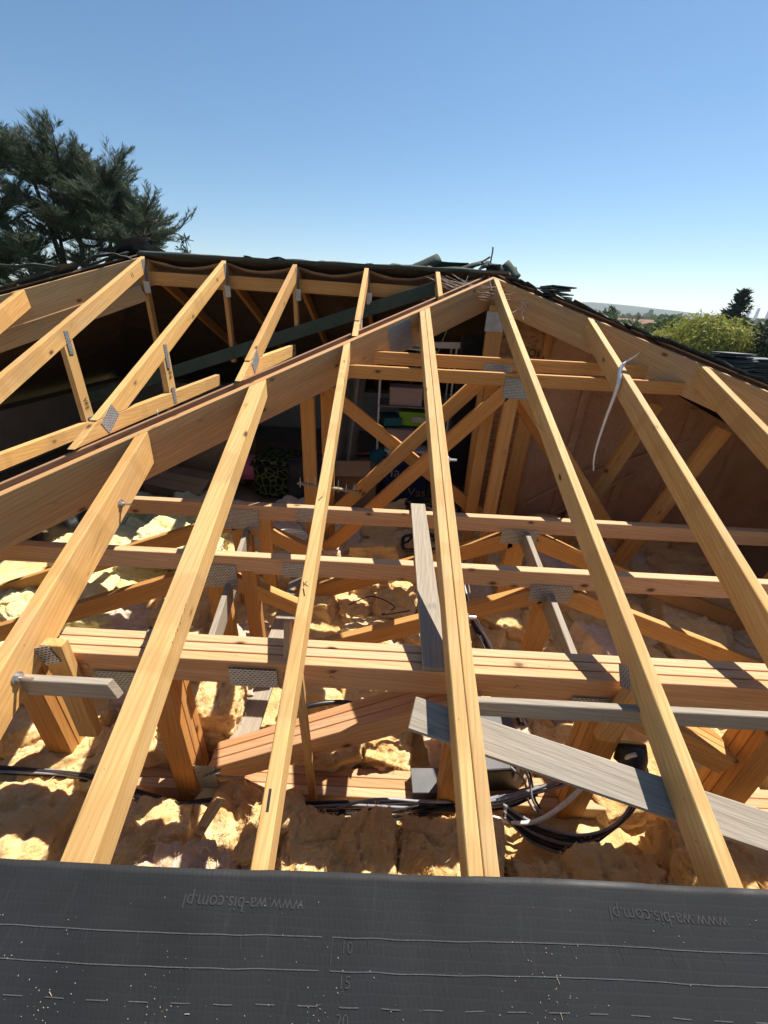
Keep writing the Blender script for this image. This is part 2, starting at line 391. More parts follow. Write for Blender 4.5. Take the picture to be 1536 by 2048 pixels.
# ------------------------------------------------------------------ the setting: ground, hills
def ground():
    n = 48; V = []; F = []
    rings = [0, 6, 12, 20, 32, 50, 80, 130, 220, 400, 800, 1600, 3200]
    V.append((0, 3, GZ))
    for r in rings[1:]:
        for k in range(n):
            a = 2*math.pi*k/n
            V.append((r*math.cos(a), 3+r*math.sin(a), GZ + (noise.noise(Vector((r*math.cos(a)*.01, r*math.sin(a)*.01, 3)))*min(r*.004, 3.0) if r > 30 else 0)))
    for k in range(n): F.append((0, 1+k, 1+(k+1) % n))
    for j in range(len(rings)-2):
        for k in range(n):
            a = 1+j*n+k; b = 1+j*n+(k+1) % n; F.append((a, a+n, b+n, b))
    t = NT('dry_grass_and_fields'); tc = t.n('ShaderNodeTexCoord')
    a = t.noise(tc.outputs['Object'], .02, 5, .6); b = t.noise(tc.outputs['Object'], 1.5, 5)
    c = t.ramp(a, [(.35, (.055, .075, .028)), (.55, (.10, .105, .045)), (.7, (.17, .145, .075))])
    c = t.mix(t.ramp(b, [(.35, g3(0)), (.7, g3(.5))]), c, (.05, .06, .02))
    m = t.done(c, .95, t.bump(b, .5, .05), 0, .1)
    tag(put('ground', mesh('ground', V, F, True), m), None, None, kind='structure')
ground()
def hills(name, dist, az0, az1, hfun, mat):
    V, F = [], []; n = 90
    for i in range(n+1):
        az = R(az0+(az1-az0)*i/n); s, c = math.sin(az), math.cos(az)
        h = hfun(math.degrees(az))
        for k, (dd, hh) in enumerate(((-.06, 0), (-.03, .55), (0, 1), (.10, .9), (.25, 0))):
            r = dist*(1+dd); V.append((r*s, r*c, GZ - 3 + h*hh + (noise.noise(Vector((az*60, k*2.0, dist)))*h*.06 if 0 < hh < 1 else 0)))
    for i in range(n):
        for k in range(4): a = i*5+k; F.append((a, a+1, a+6, a+5))
    o = put(name, mesh(name, V, F, True), mat); tag(o, None, None, kind='structure')
th_ = NT('wooded_hillside'); tcx = th_.n('ShaderNodeTexCoord')
hn = th_.noise(tcx.outputs['Object'], .012, 6, .7)
mh = th_.done(th_.ramp(hn, [(.35, (.022, .040, .020)), (.6, (.045, .066, .030)), (.75, (.085, .095, .05))]), .95, th_.bump(hn, .8, 12), 0, .05)
def hf1(a): return 40 + 36*math.exp(-((a-23)/9)**2) + 5*noise.noise(Vector((a*.21, 1, 0))) + 1.6*noise.noise(Vector((a*2.3, 4, 0)))
def hf2(a): return 18 + 9*noise.noise(Vector((a*.3, 7, 0))) + 3*noise.noise(Vector((a*2.9, 9, 0)))
hills('hills', 2300, -70, 75, hf1, mh)
hills('hills', 1300, -70, 75, hf2, mh)

# ------------------------------------------------------------------ house body and remaining roof
XR0, XR1 = -5.72, 5.22; YB = 8.34
house = thing('house', 'cream rendered house carrying the opened roof', 'house', (0, 3.8, GZ))
t_ = .25; WT = -1.405; WH = WT-GZ; WC = (WT+GZ)/2
box('wall', (XR0+.5+t_/2, (EAVE_Y+YB)/2, WC), (t_, YB-EAVE_Y-1.0, WH), 'render_wall', house, bev=0)
box('wall', (XR1-.5-t_/2, (EAVE_Y+YB)/2, WC), (t_, YB-EAVE_Y-1.0, WH), 'render_wall', house, bev=0)
box('wall', ((XR0+XR1)/2, EAVE_Y+.5+t_/2, WC), (XR1-XR0-1.52, t_, WH), 'render_wall', house, bev=0)
box('wall', ((XR0+XR1)/2, YB-.5-t_/2, WC), (XR1-XR0-1.52, t_, WH), 'render_wall', house, bev=0)
o = box('ceiling', ((XR0+XR1)/2, (EAVE_Y+YB)/2, -2.145), (XR1-XR0-.2, YB-EAVE_Y-.2, .025), 'ceil', None, bev=0); tag(o, None, None, kind='structure')

def slab(name, pts, th, mtop, mbot, parent=None):
    P = [Vector(p) for p in pts]; n = (P[1]-P[0]).cross(P[2]-P[0]).normalized()
    if n.z < 0: P.reverse(); n = -n
    k = len(P); V = P + [p - n*th for p in P]
    F = [tuple(range(k)), tuple(range(2*k-1, k-1, -1))] + [(i, i+k, (i+1) % k + k, (i+1) % k) for i in range(k)]
    me = mesh(name, V, F); o = put(name, me, M[mtop], None, parent); me.materials.append(M[mbot])
    for i, p in enumerate(me.polygons): p.material_index = 0 if i == 0 else 1
    return o
HR0 = APEX.copy()                                  # right hip: from the apex to the eave
HR1 = Vector((XR1, 4.62-XR1, EAVE_Z))
HL0 = Vector((-2.12, YR, ZRG)); HL1 = Vector((HL0.x-(YR-EAVE_Y)*.80, EAVE_Y, EAVE_Z))
UPS = Vector((0, 0, .012))
rc = thing('back_roof_slope', 'dark green felt covered back slope of the roof behind the ridge', 'roof', (0, 6, 0))
# back slope, in bands so that daylight shows through an open joint
def back(x0, x1, x0e, x1e):  # both undersides are coloured dark in place of attic shade
    return [(x0, YR+.02, ZRG+.03), (x1, YR+.02, ZRG+.03), (x1e, YB, EAVE_Z+.03), (x0e, YB, EAVE_Z+.03)]
slab('felt_sheet', back(-2.16, .604, HL1.x-.06, .604), .02, 'felt', 'shade_under', rc)
slab('felt_sheet', back(.612, .93, .612, XR1+.13), .02, 'felt', 'kraft_dark', rc)
for x in (-2.1, -1.445, -.84, -.245, .34):
    timber('rafter', (x, YR+.04, ZRG-.012), (x, YB-.2, EAVE_Z+.012+.2*TT), .036, .097, 'inner', rc, top=True)
rr = thing('right_roof_slope', 'dark slated right hip slope with underlay seen from inside', 'roof', (3, 3.6, 0))
slab('slate_covering', [HR0+Vector((.05, .05, .020)), HR1+Vector((.05, .05, .020)), (XR1, YB, EAVE_Z+.02)], .008, 'slate', 'kraft', rr)
random.seed(77)
nsl = Vector((TT, 0, 1)).normalized()
for k in range(34):
    sx = .98+k*.062+random.uniform(-.02, .02); y_ = 4.62-sx+.13+random.uniform(-.015, .03)
    c_ = Vector((sx, y_, APEX.z-(sx-.8)*TT+.034+random.uniform(0, .022))); dx_ = Vector((1, 0, -TT)).normalized()
    mwk = basis(c_, dx_, nsl) @ Matrix.Rotation(random.uniform(-.35, .35), 4, 'Z') @ Matrix.Rotation(random.uniform(-.10, .10), 4, 'X')
    bm = bmesh.new(); bmesh.ops.create_cube(bm, size=1)
    for v in bm.verts: v.co = Vector((v.co.x*.20, v.co.y*random.uniform(.10, .16), v.co.z*.008))
    put('slate', bm_mesh(bm, 'slate'), M['slate'], mwk, rr)
for k in range(5):
    y = 4.4+.6*k
    timber('rafter', (.85+(y-3.82)*1.0, y, .235-(y-3.82)*TT), (XR1-.2, y, EAVE_Z+.05), .036, .097, 'inner', rr, top=True)
rl_ = thing('left_roof_slope', 'dark covered left hip slope beside the big cedar', 'roof', (-4, 3.6, 0))
slab('felt_sheet', [HL0+Vector((.0, .05, .030)), HL1+Vector((-.04, 0.03, .030)), (HL1.x-.04, YB, EAVE_Z+.03)], .008, 'felt', 'kraft_dark', rl_)
for k in range(16):
    u = .03+k*.035+random.uniform(-.01, .01); c_ = HL0.lerp(HL1, u)+Vector((-.03, .06+random.uniform(0, .02), .036+random.uniform(0, .015)))
    mwk = basis(c_, HL1-HL0, (-.3, .2, 1)) @ Matrix.Rotation(random.uniform(-.4, .4), 4, 'Z') @ Matrix.Rotation(random.uniform(-.2, .2), 4, 'X')
    bm = bmesh.new(); bmesh.ops.create_cube(bm, size=1)
    for v in bm.verts: v.co = Vector((v.co.x*random.uniform(.12, .24), v.co.y*random.uniform(.08, .14), v.co.z*.009))
    put('slate', bm_mesh(bm, 'slate'), M['slate'], mwk, rl_)
fr = thing('front_light_block', 'covered rest of the front slope beyond the left edge', 'roof', (-4.4, 1, -1))  # out of view, added to keep light out of the attic's left end
slab('felt_sheet', [(-3.15, EAVE_Y, zR(EAVE_Y)+.03), (-3.15, HL0.y-(HL0.x+3.15)/.80, zR(HL0.y-(HL0.x+3.15)/.80)+.03), HL1+Vector((0, 0, .03))], .02, 'felt', 'kraft_dark', fr)
# ridge capping strip, felt edge above the ridge
def wav(x, s, a): return a*noise.noise(Vector((x*s, 2.3, 5.1)))
def ridge_cap(u, v):
    x = -2.15 + 2.86*u; return Vector((x, YR+.055-.10*(1-v)*.5+.09*v + 0, ZRG+.046+wav(x, 5, .012) - (.040 if v < .2 else 0) - .03*v))
o = sheet('ridge_felt', ridge_cap, 60, 4, .008, 'felt'); tag(o, 'dark green felt strip folded along the ridge', 'felt strip')
# brown underlay hanging in swags just under the ridge
SW = [-2.10, -1.445, -.84, -.245, .34, .74]
def swag(u, v):
    x = SW[0]+(SW[-1]-SW[0])*u
    k = max(i for i in range(5) if SW[i] <= x+1e-6); t = (x-SW[k])/(SW[k+1]-SW[k])
    sag = .055*math.sin(math.pi*t)*(1-.3*v)
    return Vector((x, YR+.03+.42*v+.015*noise.noise(Vector((x*6, v*4, 0))), ZRG+.006-.42*v*TT*1.05-sag*(1-.55*v)-.012 + .010*noise.noise(Vector((x*9, v*5, 3)))))
o = sheet('underlay', swag, 70, 8, .003, 'swag'); tag(o, 'brown underlay sagging between the rafters under the ridge', 'underlay')

# ------------------------------------------------------------------ hip rafters
def hip(label, A, B, w, h, mat, cutA=None):
    t = thing('hip_rafter', label, 'rafter', tuple(B))
    timber('board', A, B, w, h, mat, t, top=True, cutA=cutA)
    return t
HLa = Vector((.80, 3.82, .262)); HLb = Vector((.80-4.3, 3.82-4.3, .262-4.3*TT))
hipL = hip('broad rough sawn hip rafter rising from the left edge to the apex', HLa+Vector((-.01, -.01, 0)), HLb, .045, .215, 'hip', cutA=((.80, 3.82, 0), (1, 0, .0)))
nh = Vector((1, -1, 0)).normalized(); dh = Vector((1, 1, TT)).normalized()
pc = Vector((.035, 3.055, zR(3.055)-.118)) + nh*.0228
nail_plate(pc, dh, (-.25, -.25, 1), .23, .185, hipL)
hipR = hip('broad brown hip rafter falling from the apex to the right edge', Vector((.81, 3.81, .262)), Vector((.80+4.2, 3.82-4.2, .262-4.2*TT)), .045, .205, 'hip', cutA=((.80, 3.82, 0), (1, 0, 0)))
hipF = hip('far left hip rafter under the dark roof edge', HL0+Vector((0, 0, -.005)), HL1+Vector((0, 0, -.005)), .045, .21, 'hip')
# second, lower timber under the far left hip
o = timber('binder_beam', Vector((-2.13, 3.80, .02)), HL1+Vector((.1, .35, -.25)), .05, .12, 'hip'); tag(o, 'shaded binder beam below the far left hip rafter', 'beam')

# ------------------------------------------------------------------ jack rafters on the front slope
def jack(label, x1, y1, x0, y0, w, h, hipside, plies=1, ylow=-.45, mat='rafter'):
    """x1,y1: head at the hip; x0,y0: a lower point on the same rafter"""
    k = (x1-x0)/(y1-y0); xl = x0+(ylow-y0)*k
    t = thing('jack_rafter', label, 'rafter', (xl, ylow, zR(ylow)))
    nrm = (1, -1, 0) if hipside == 'L' else (1, 1, 0)
    pw = w/plies
    for i in range(plies):
        off = (i-(plies-1)/2)*(pw+.0018)
        A = Vector((x1+off, y1, zR(y1))); B = Vector((xl+off, ylow, zR(ylow)))
        if hipside == 'L': cp = ((.80+.034, 3.82, 0), nrm)
        elif hipside == 'R': cp = ((.80-.034, 3.82, 0), nrm)
        elif hipside == 'F': cp = (tuple(HL0+Vector((.034, 0, 0))), (YR-EAVE_Y, -(YR-EAVE_Y)*.80, 0))
        else: cp = None
        timber('timber', A, B, pw, h, mat, t, up=NR, top=True, cutA=cp, bow=.0016 if plies == 1 else 0)
    return t
J1 = jack('double jack rafter running down the middle to the membrane', .214, 3.22, .277, .45, .074, .097, 'L', 2)
J2 = jack('reddish jack rafter left of the double one with black pencil marks', -.288, 2.72, -.245, .446, .040, .097, 'L')
J3 = jack('wide jack rafter ending at the membrane left of the marked one', -.729, 2.27, -.672, .447, .076, .09, 'L')
J4 = jack('deep jack rafter with two bolts at the left edge', -1.165, 1.85, -1.13, .8, .045, .142, 'L')
J5 = jack('jack rafter running from the apex down to the lower right', .812, 3.79, .866, .458, .040, .105, 'N')
J6 = jack('jack rafter with a white strap tied round it', 1.396, 3.22, 1.372, 1.125, .042, .115, 'R')
J7 = jack('rightmost jack rafter with its head at the right hip', 1.925, 2.70, 1.965, 2.06, .045, .115, 'R')
J0 = jack('short jack rafter with nailed head at the upper left corner', -2.655, 3.25, -2.60, 2.7, .040, .11, 'F')

# ------------------------------------------------------------------ valley trusses behind the left hip
def valley(label, x, heel_y, chord_z, chord_end, post_y=None, mark=None, ybase=None, doubled=False):
    t = thing('valley_truss', label, 'roof truss', (x, heel_y, chord_z-.1))
    yt = YR-.012; hh = .097
    timber('top_chord', (x, yt, zR(yt)), (x, heel_y+.1, zR(heel_y+.1)), .036, hh, 'rafter', t, up=NR, top=True, cutA=((x, YR, 0), (0, 1, 0)), cutB=((x, 0, chord_z+.001), (0, 0, 1)) if chord_end else ((.80-.045, 3.82+.02, 0), (1, -1, 0)))
    if chord_end:
        timber('bottom_chord', (x, heel_y+.05, chord_z), (x, chord_end, chord_z), .036, .085, 'rafter', t, top=True, cutA=((x, 2, zR(2)-.006), tuple(NR)))
        hx = x+.0185; hy = (chord_z-zR(0))/TT+.10
        nail_plate((hx, hy, (zR(hy)+chord_z)/2-.035), (0, .83, .55), (0, -.55, .83), .13, .075, t)
    # king post under the ridge
    zb = (chord_z-.08) if not chord_end else chord_z-.35
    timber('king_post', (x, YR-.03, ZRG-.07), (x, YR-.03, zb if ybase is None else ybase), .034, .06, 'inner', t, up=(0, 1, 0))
    nail_plate((x+.0185, YR-.04, ZRG-.10), (0, 1, 0), (0, 0, 1), .05, .15, t)
    box('paper_tag', (x+.035, YR-.085, ZRG-.225), (.042, .002, .085), 'paper', t, bev=0, rz=.35, rx=.1)
    if post_y:
        pz0 = zR(post_y)-.06; pz1 = chord_z
        timber('post', (x-.002, post_y, pz0), (x-.002, post_y, pz1), .034, .09, 'rafter', t, up=(0, 1, 0))
        nail_plate((x+.0185, post_y, pz0-.045), (0, 1, 0), (0, 0, 1), .036, .14, t)
        nail_plate((x+.0185, post_y, pz1-.02), (0, 1, 0), (0, 0, 1), .036, .10, t)
        if mark:
            text_mesh('pencil_mark', mark, .05, 'ink', basis((x+.0190, post_y, pz1+.12), (0, 0, -1), (1, 0, 0)), t)
    return t
V1 = valley('leftmost full valley truss with its post marked VF5', -2.105, .95, -.80, 2.95, 2.745, 'VF5')
V2 = valley('valley truss with rhombic heel plate and post marked VF6', -1.432, 1.66, -.552, 3.42, 2.65, 'VF6', ybase=-.50)
V3 = valley('valley truss with a short bottom chord in the middle of the ridge', -.843, 2.27, -.312, 3.66, None, None, ybase=-.27)
V4 = valley('small valley truss whose foot notches over the hip', -.25, 2.86, -.085, 3.25, None, None, ybase=-.08)
V5 = valley('smallest valley rafter beside the apex', .34, 3.46, .10, None, None, None, ybase=.02)
# long beam along the ridge behind the king posts
for k in range(4):
    xs = (-2.085, -1.425, -.823, -.23, .30)
    o = timber('ridge_noggin', (xs[k]+.0, YR+.028, ZRG-.155), (xs[k+1]-.04, YR+.028, ZRG-.165), .036, .10, 'inner')
    tag(o, ('brown ridge noggin left of the second king post', 'brown ridge noggin between the second and third king posts', 'brown ridge noggin right of the third king post', 'brown ridge noggin next to the apex')[k], 'beam', 'noggins under the ridge')
# dark green edge board falling to the left behind the posts
o = timber('edge_board', (.36, 3.79, .175), (-2.95, 3.79, -.93), .02, .10, 'greenboard'); tag(o, 'dark green edge board slanting down behind the valley trusses', 'board')
# red-brown underlay strip still lying behind the left hip
def strip(u, v):
    s = .35+3.9*u; x = .80-s; y = 3.82-s
    return Vector((x-.03-.20*v, y+.03+.20*v, zR(y)-.022 - .0853*v + .006*noise.noise(Vector((s*5, v*3, 1)))))
o = sheet('underlay', strip, 60, 4, .004, 'redlay'); tag(o, 'torn red brown underlay strip behind the left hip rafter', 'underlay')

o = timber('valley_board', Vector((.70, 3.86, zR(3.78)+.004)), Vector((-2.7, .46, zR(.38)+.004)), .022, .14, 'valleyboard', top=True); tag(o, 'reddish brown valley board behind the left hip carrying the valley trusses', 'board')

# ------------------------------------------------------------------ hip trusses under the front slope
def web(t, A, B, yf, th, dep, mat='inner', name='web'):
    """in-plane truss member; A, B = (x, z) of its centre line, yf = front face"""
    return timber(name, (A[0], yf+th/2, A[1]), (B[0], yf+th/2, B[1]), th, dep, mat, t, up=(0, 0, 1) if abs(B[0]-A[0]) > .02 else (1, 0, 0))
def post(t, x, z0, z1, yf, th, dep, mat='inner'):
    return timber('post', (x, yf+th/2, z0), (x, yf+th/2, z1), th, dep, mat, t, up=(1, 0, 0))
# T1: three-ply girder truss
y1 = .985; pl = .0415
T1 = thing('girder_truss', 'three ply girder truss across the front, bolted', 'roof truss', (0, y1, -2.1))
for k in range(3):
    timber('top_chord', (-1.165, y1+pl*(k+.5)+.001*k, -1.112-.0015*k), (3.2, y1+pl*(k+.5)+.001*k, -1.112-.0015*k), pl-.005, .112, 'truss', T1, top=True, bev=.0018)
    timber('bottom_chord', (-2.6, y1+pl*(k+.5), -1.90), (2.9, y1+pl*(k+.5), -1.90), pl-.002, .12, 'truss', T1, top=True)
    web(T1, (-.66, -1.80), (.31, -1.29), y1+pl*k, pl-.002, .10, 'truss')
    if k: post(T1, -1.33, -1.22, -2.05, y1+pl*k-.001, pl-.002, .10)
    post(T1, -.79, -1.18, -2.0, y1+pl*k-.001, pl-.002, .095)
    web(T1, (1.42, -1.56), (.90, -1.26), y1+pl*k, pl-.003, .095, 'inner')
    post(T1, .89, -1.2, -2.0, y1+pl*k-.001, pl-.002, .11)
    post(T1, 1.53, -1.2, -2.0, y1+pl*k-.001, pl-.002, .12)
for k in range(2): post(T1, .335, -1.2, -2.08, y1-.03+pl*k, pl-.002, .085)
for c, su, sv in (((-.905, -1.245), .185, .115), ((-.43, -1.183), .17, .085), ((.775, -1.235), .15, .075), ((-.69, -1.80), .085, .16)):
    nail_plate((c[0], y1-.0035, c[1]), (1, 0, 0), (0, 0, 1), su, sv, T1)
# stacked plates seen along the foot of the diagonal
for k in range(3):
    nail_plate((-.66, y1+pl*k+.004, -1.765+.0*k), (.9, 0, .48), (0, -1, .05), .085, pl*.9, T1)
for x in (-1.02, -.155, .50, 1.72):
    V, F = tube_data([(x, y1-.0035, -1.17), (x, y1+.001, -1.17)], .0085, 10, 1, False)
    put('bolt_end', mesh('bolt_end', V, F), M['rafter'], None, T1)
# T2, T3: single hip trusses
def hip_truss(label, yf, z, th, dep, k, xl, xr, nl, nr, postx, plates):
    t = thing('hip_truss', label, 'roof truss', (0, yf, -2.1))
    timber('top_chord', (xl, yf+th/2, z), (xr, yf+th/2, z), th, dep, 'truss', t, top=True)
    zb = z-dep-.045*k
    web(t, (nl-.02, zb+.03*k), (nl-1.75, zb+.03*k-1.75*.385), yf, th, .08*k)          # outer slopes
    web(t, (nr+.02, zb+.03*k), (nr+1.9, zb+.03*k-1.9*.365), yf, th, .08*k)
    web(t, (nr-.04, zb+.01), (postx+.03, zb+.01-(nr-.07-postx)*.405), yf, th, .08*k)
    web(t, (nl+.03, zb+.02), (nl+.36*k, zb-.15*k), yf, th, .07*k)
    post(t, nl, zb+.04, -2.05, yf, th, .085*k)
    post(t, nr, zb+.04, -2.05, yf, th, .085*k)
    post(t, postx, zb+.07, zb-.62*k, yf-.001, th, .06*k)
    for (px, pz, su, sv) in plates: nail_plate((px*k, yf-.0035, pz*k), (1, 0, 0), (0, 0, 1), su*k, sv*k, t)
    timber('bottom_chord', (-3.2, yf+th/2, -1.98), (3.4, yf+th/2, -1.98), th, .09, 'inner', t, top=True)
    return t
T2 = hip_truss('hip truss next behind the three ply girder', 1.61, -1.103, .046, .098, 1.2015, -2.07, 3.3, -.823, .847, -.655,
               [(-.675, -1.017, .165, .112), (-.335, -.968, .13, .066), (.705, -1.02, .175, .082)])
T3 = hip_truss('hip truss behind the second one, at the edge of the dark attic', 2.18, -1.113, .050, .098, 1.371, -1.67, 3.4, -.898, .850, -.747,
               [(-.655, -.885, .18, .10), (-.33, -.842, .13, .066), (.62, -.90, .165, .072), (-.545, -1.12*1.17, .10, .06)])
# T4: pair of small trusses near the apex
def small_truss(label, yf, z, xl, xr, n, dleft, plate, th=.045):
    t = thing('hip_truss', label, 'roof truss', (n, yf, -2.0))
    timber('top_chord', (xl, yf+th/2, z), (xr, yf+th/2, z), th, .08, 'inner', t, top=True)
    zb = z-.10
    post(t, n, zb, -2.0, yf, th, .09)
    web(t, (n-.03, zb), dleft, yf, th, .10)
    web(t, (n+.06, zb), (n+1.15, zb-1.25), yf, th, .10)
    nail_plate((n+.02, yf-.0035, zb+.01), (1, 0, 0), (0, 0, 1), plate[0], plate[1], t)
    return t
T4a = small_truss('front one of two small trusses below the apex', 2.70, -.335, -.34, 2.02, .80, (-.56, -1.87), (.17, .13))
T4b = small_truss('rear one of two small trusses below the apex', 2.87, -.262, -.18, 1.84, .70, (-.58, -1.70), (.20, .10))
web(T4b, (-.46, -.54), (.82, -1.50), 2.93, .04, .095)
post(T4b, -.585, -.45, -2.0, 2.86, .042, .10); post(T4b, -.46, -.50, -2.0, 2.96, .042, .09)
# centre post at the apex with its tag
kp = thing('apex_post', 'tall post with a round bolt hole under the apex', 'post', (.86, 3.72, -2.1))
timber('post', (.845, 3.72, .06), (.875, 3.72, -2.08), .045, .14, 'inner', kp, up=(1, 0, 0))
box('paper_tag', (.835, 3.69, -.06), (.15, .003, .15), 'paper', kp, bev=0)
V, F = tube_data([(.85, 3.688, -.40), (.85, 3.70, -.40)], .022, 12, 1, False); put('bolt_head', mesh('bolt_head', V, F), M['cable_grey'], None, kp)
o = timber('brace_post', (1.18, 3.45, -.45), (1.16, 3.45, -2.08), .045, .13, 'inner', None, up=(1, 0, 0)); tag(o, 'vertical stud standing in front of the board wall', 'stud')

# board wall under the right slope
bw = thing('partition_wall', 'brown board partition with upright studs under the right slope', 'wall', (2.2, 3.86, -2.1))
def pan(name, x0, x1, mat, dy=0):
    z = lambda x: .20-max(0, x-.80)*TT
    V = [(x0, 3.86+dy, -2.13), (x1, 3.86+dy, -2.13), (x1, 3.86+dy, z(x1)), (x0, 3.86+dy, z(x0))]
    V += [(a, b+.018, c) for a, b, c in V]
    put(name, mesh(name, V, [(0, 1, 2, 3), (7, 6, 5, 4), (0, 4, 5, 1), (1, 5, 6, 2), (2, 6, 7, 3), (3, 7, 4, 0)]), M[mat], None, bw)
pan('osb_panel', .93, 1.36, 'osb'); pan('panel', 1.364, 2.38, 'kraft', .002); pan('panel', 2.384, 3.4, 'kraft', .004); pan('panel', 3.404, 4.6, 'kraft', .002)
text_mesh('stencil', 'Ge Osb', .09, 'ink', basis((1.22, 3.858, -.30), (1, 0, 0), (0, -1, 0)), bw)
for x in (1.36, 1.80, 2.38, 2.85, 3.40):
    timber('stud', (x, 3.84, -2.1), (x, 3.84, .17-(x-.8)*TT), .04, .07, 'kraft' if x > 1.5 else 'inner', bw, up=(1, 0, 0))
for k, (xa, za, xb, zb) in enumerate(((1.5, -1.75, 2.1, -1.30), (1.7, -1.95, 2.5, -1.35), (2.0, -1.4, 2.9, -1.0))):
    timber('batten', (xa, 3.81, za), (xb, 3.81, zb), .02, .03, 'kraft', bw)
# slanted roof struts on the right, in the shade
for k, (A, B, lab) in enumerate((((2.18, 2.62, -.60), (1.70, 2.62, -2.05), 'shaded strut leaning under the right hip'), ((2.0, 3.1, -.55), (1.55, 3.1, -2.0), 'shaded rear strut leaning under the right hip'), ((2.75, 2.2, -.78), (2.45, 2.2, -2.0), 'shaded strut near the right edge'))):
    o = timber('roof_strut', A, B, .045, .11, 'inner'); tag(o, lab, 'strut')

# ------------------------------------------------------------------ loose boards, braces and battens
def board(name, label, A, B, w, th, mat='greywood', up=ZUP, top=True, cat='board', **k):
    return tag(timber(name, A, B, w, th, mat, None, up=up, top=top, **k), label, cat)
board('brace_board', 'flat grey board lying across the trusses beside the double rafter', (.210, 2.275, -1.086), (.206, .985, -1.088), .090, .020, up=(0, 0, 1))
board('wind_brace', 'long weathered plank slanting under the rafters at the lower right', (.12, .832, zR(.832)-.115), (2.1, .36, zR(.36)-.115), .098, .022, up=NR)
board('grey_batten', 'grey batten nailed under the rafters on the right', (.235, .868, zR(.868)-.100), (3.0, .868, zR(.868)-.100), .024, .066)
board('grey_batten', 'short grey batten with a broken end at the left edge', (-2.2, .862, zR(.862)-.098), (-.825, .862, zR(.862)-.098), .026, .068, cutB=((-.825, .862, -1.13), (1, -.25, .3)))
board('binder_board', 'grey binder board sloping back between the trusses left of centre', (-.880, 2.29, -1.28), (-.685, 1.13, -1.27), .026, .11)
board('binder_board', 'pale binder board sloping back between the trusses right of centre', (.905, 2.33, -1.19), (.815, 1.13, -1.25), .03, .11)
board('floor_plank', 'grey plank lying flat on the insulation', (-.595, .98, -1.79), (-.59, 2.5, -1.77), .12, .022)
board('upright_offcut', 'dark offcut standing on the girder by the wide rafter', (-.775, 1.06, -1.06), (-.775, 1.02, -1.25), .09, .022, up=(0, 1, .2), top=False)
board('upright_offcut', 'short block standing on the girder by the marked rafter', (-.325, 1.10, -1.02), (-.31, .96, -1.26), .022, .06, 'truss', top=False)
board('cripple_stud', 'plated cripple stud under the wide left rafter at the girder', (-1.065, .955, -1.03), (-1.075, .955, -1.5), .036, .07, 'rafter', up=(1, 0, 0), top=False)
board('cripple_stud', 'plated cripple stud beside the right rafter at the girder', (.885, .95, -1.06), (.845, .95, -1.36), .036, .07, 'rafter', up=(1, 0, 0), top=False)
board('cripple_stud', 'thin stud hanging below the marked rafter', (-.255, .93, -1.1), (-.235, .95, -1.86), .03, .022, 'rafter', up=(0, 1, 0), top=False)
board('cripple_stud', 'narrow plated stud at the double rafter', (.285, .93, -1.08), (.275, .93, -1.3), .036, .04, 'truss', up=(1, 0, 0), top=False)
nail_plate((.8368, .965, zR(.965)-.115), (0, .62, .78), (0, .78, -.62), .075, .06, J5)
nail_plate((-1.085, .9345, -1.07), (.95, 0, .28), (-.28, 0, .95), .058, .075, J4)
# offcut pile half buried in front
op = thing('offcut_pile', 'small stack of pale offcuts half buried in the insulation', 'offcuts', (-.62, .75, -1.9))
for k in range(4):
    timber('offcut', (-.625+.010*k, .70+.018*k, -1.735+.012*k), (-.60+.010*k, .86, -1.75+.012*k), .036, .010, 'rafter', op)

# ------------------------------------------------------------------ bolts, strap, nails
def bolt(label, c, d, L, parent=None):
    c = Vector(c); d = Vector(d).normalized(); t = thing('bolt', label, 'bolt', tuple(c))
    V, F = tube_data([c-d*.001, c+d*.003], .019, 20, 1, False); put('washer', mesh('washer', V, F), M['steel'], None, t)
    V, F = tube_data([c+d*.003, c+d*.013], .0125, 6, 1, False); put('nut', mesh('nut', V, F), M['steel'], None, t)
    V, F = tube_data([c+d*.0, c+d*L], .0055, 10, 1, False); put('shank', mesh('shank', V, F), M['steel'], None, t)
xj4 = lambda y: -1.13+(y-.8)*(-.0333)+.0225
bolt('galvanised bolt through the deep left rafter at the left edge', (xj4(.845), .845, zR(.845)-.075), (1, -.05, .02), .05)
bolt('galvanised bolt high on the deep left rafter', (xj4(1.52), 1.52, zR(1.52)-.09), (1, 0, 0), .045)
bolt('bolt end sticking out of the double rafter above the girder', (.305, 1.10, zR(1.10)-.07), (1, 0, 0), .04)
bolt('bolt end sticking out of the double rafter further up', (.29, 1.83, zR(1.83)-.055), (1, 0, 0), .045)
sp = catmull([(1.462, 2.585, -.175), (1.43, 2.58, -.20), (1.392, 2.57, -.222), (1.366, 2.55, -.262), (1.352, 2.50, -.33), (1.350, 2.50, -.42), (1.340, 2.50, -.54), (1.335, 2.50, -.68), (1.340, 2.50, -.80), (1.362, 2.50, -.89)], 6)
V, F = [], []
for i, p in enumerate(sp):
    wd = .016*(1-.78*i/len(sp)); tdir = Vector((.75, -.55, .25)) if i > 12 else Vector((.2, -.5, .8)); tdir.normalize()
    nn = Vector((.5, .7, .3)).normalized()*.0008
    V += [p+tdir*wd+nn, p-tdir*wd+nn, p-tdir*wd-nn, p+tdir*wd-nn]
for i in range(len(sp)-1):
    for k in range(4): F.append((i*4+k, i*4+(k+1) % 4, (i+1)*4+(k+1) % 4, (i+1)*4+k))
o = put('webbing_strap', mesh('webbing_strap', V, F, True), M['strap']); tag(o, 'white webbing strap hanging from the right rafter', 'strap')
o = tube('nail', [(-1.18, 2.02, -.60), (-1.18, 2.02, -.515)], .0022, 'steel', n=1, smooth=False); tag(o, 'bent nail sticking up beside the left hip', 'nail')
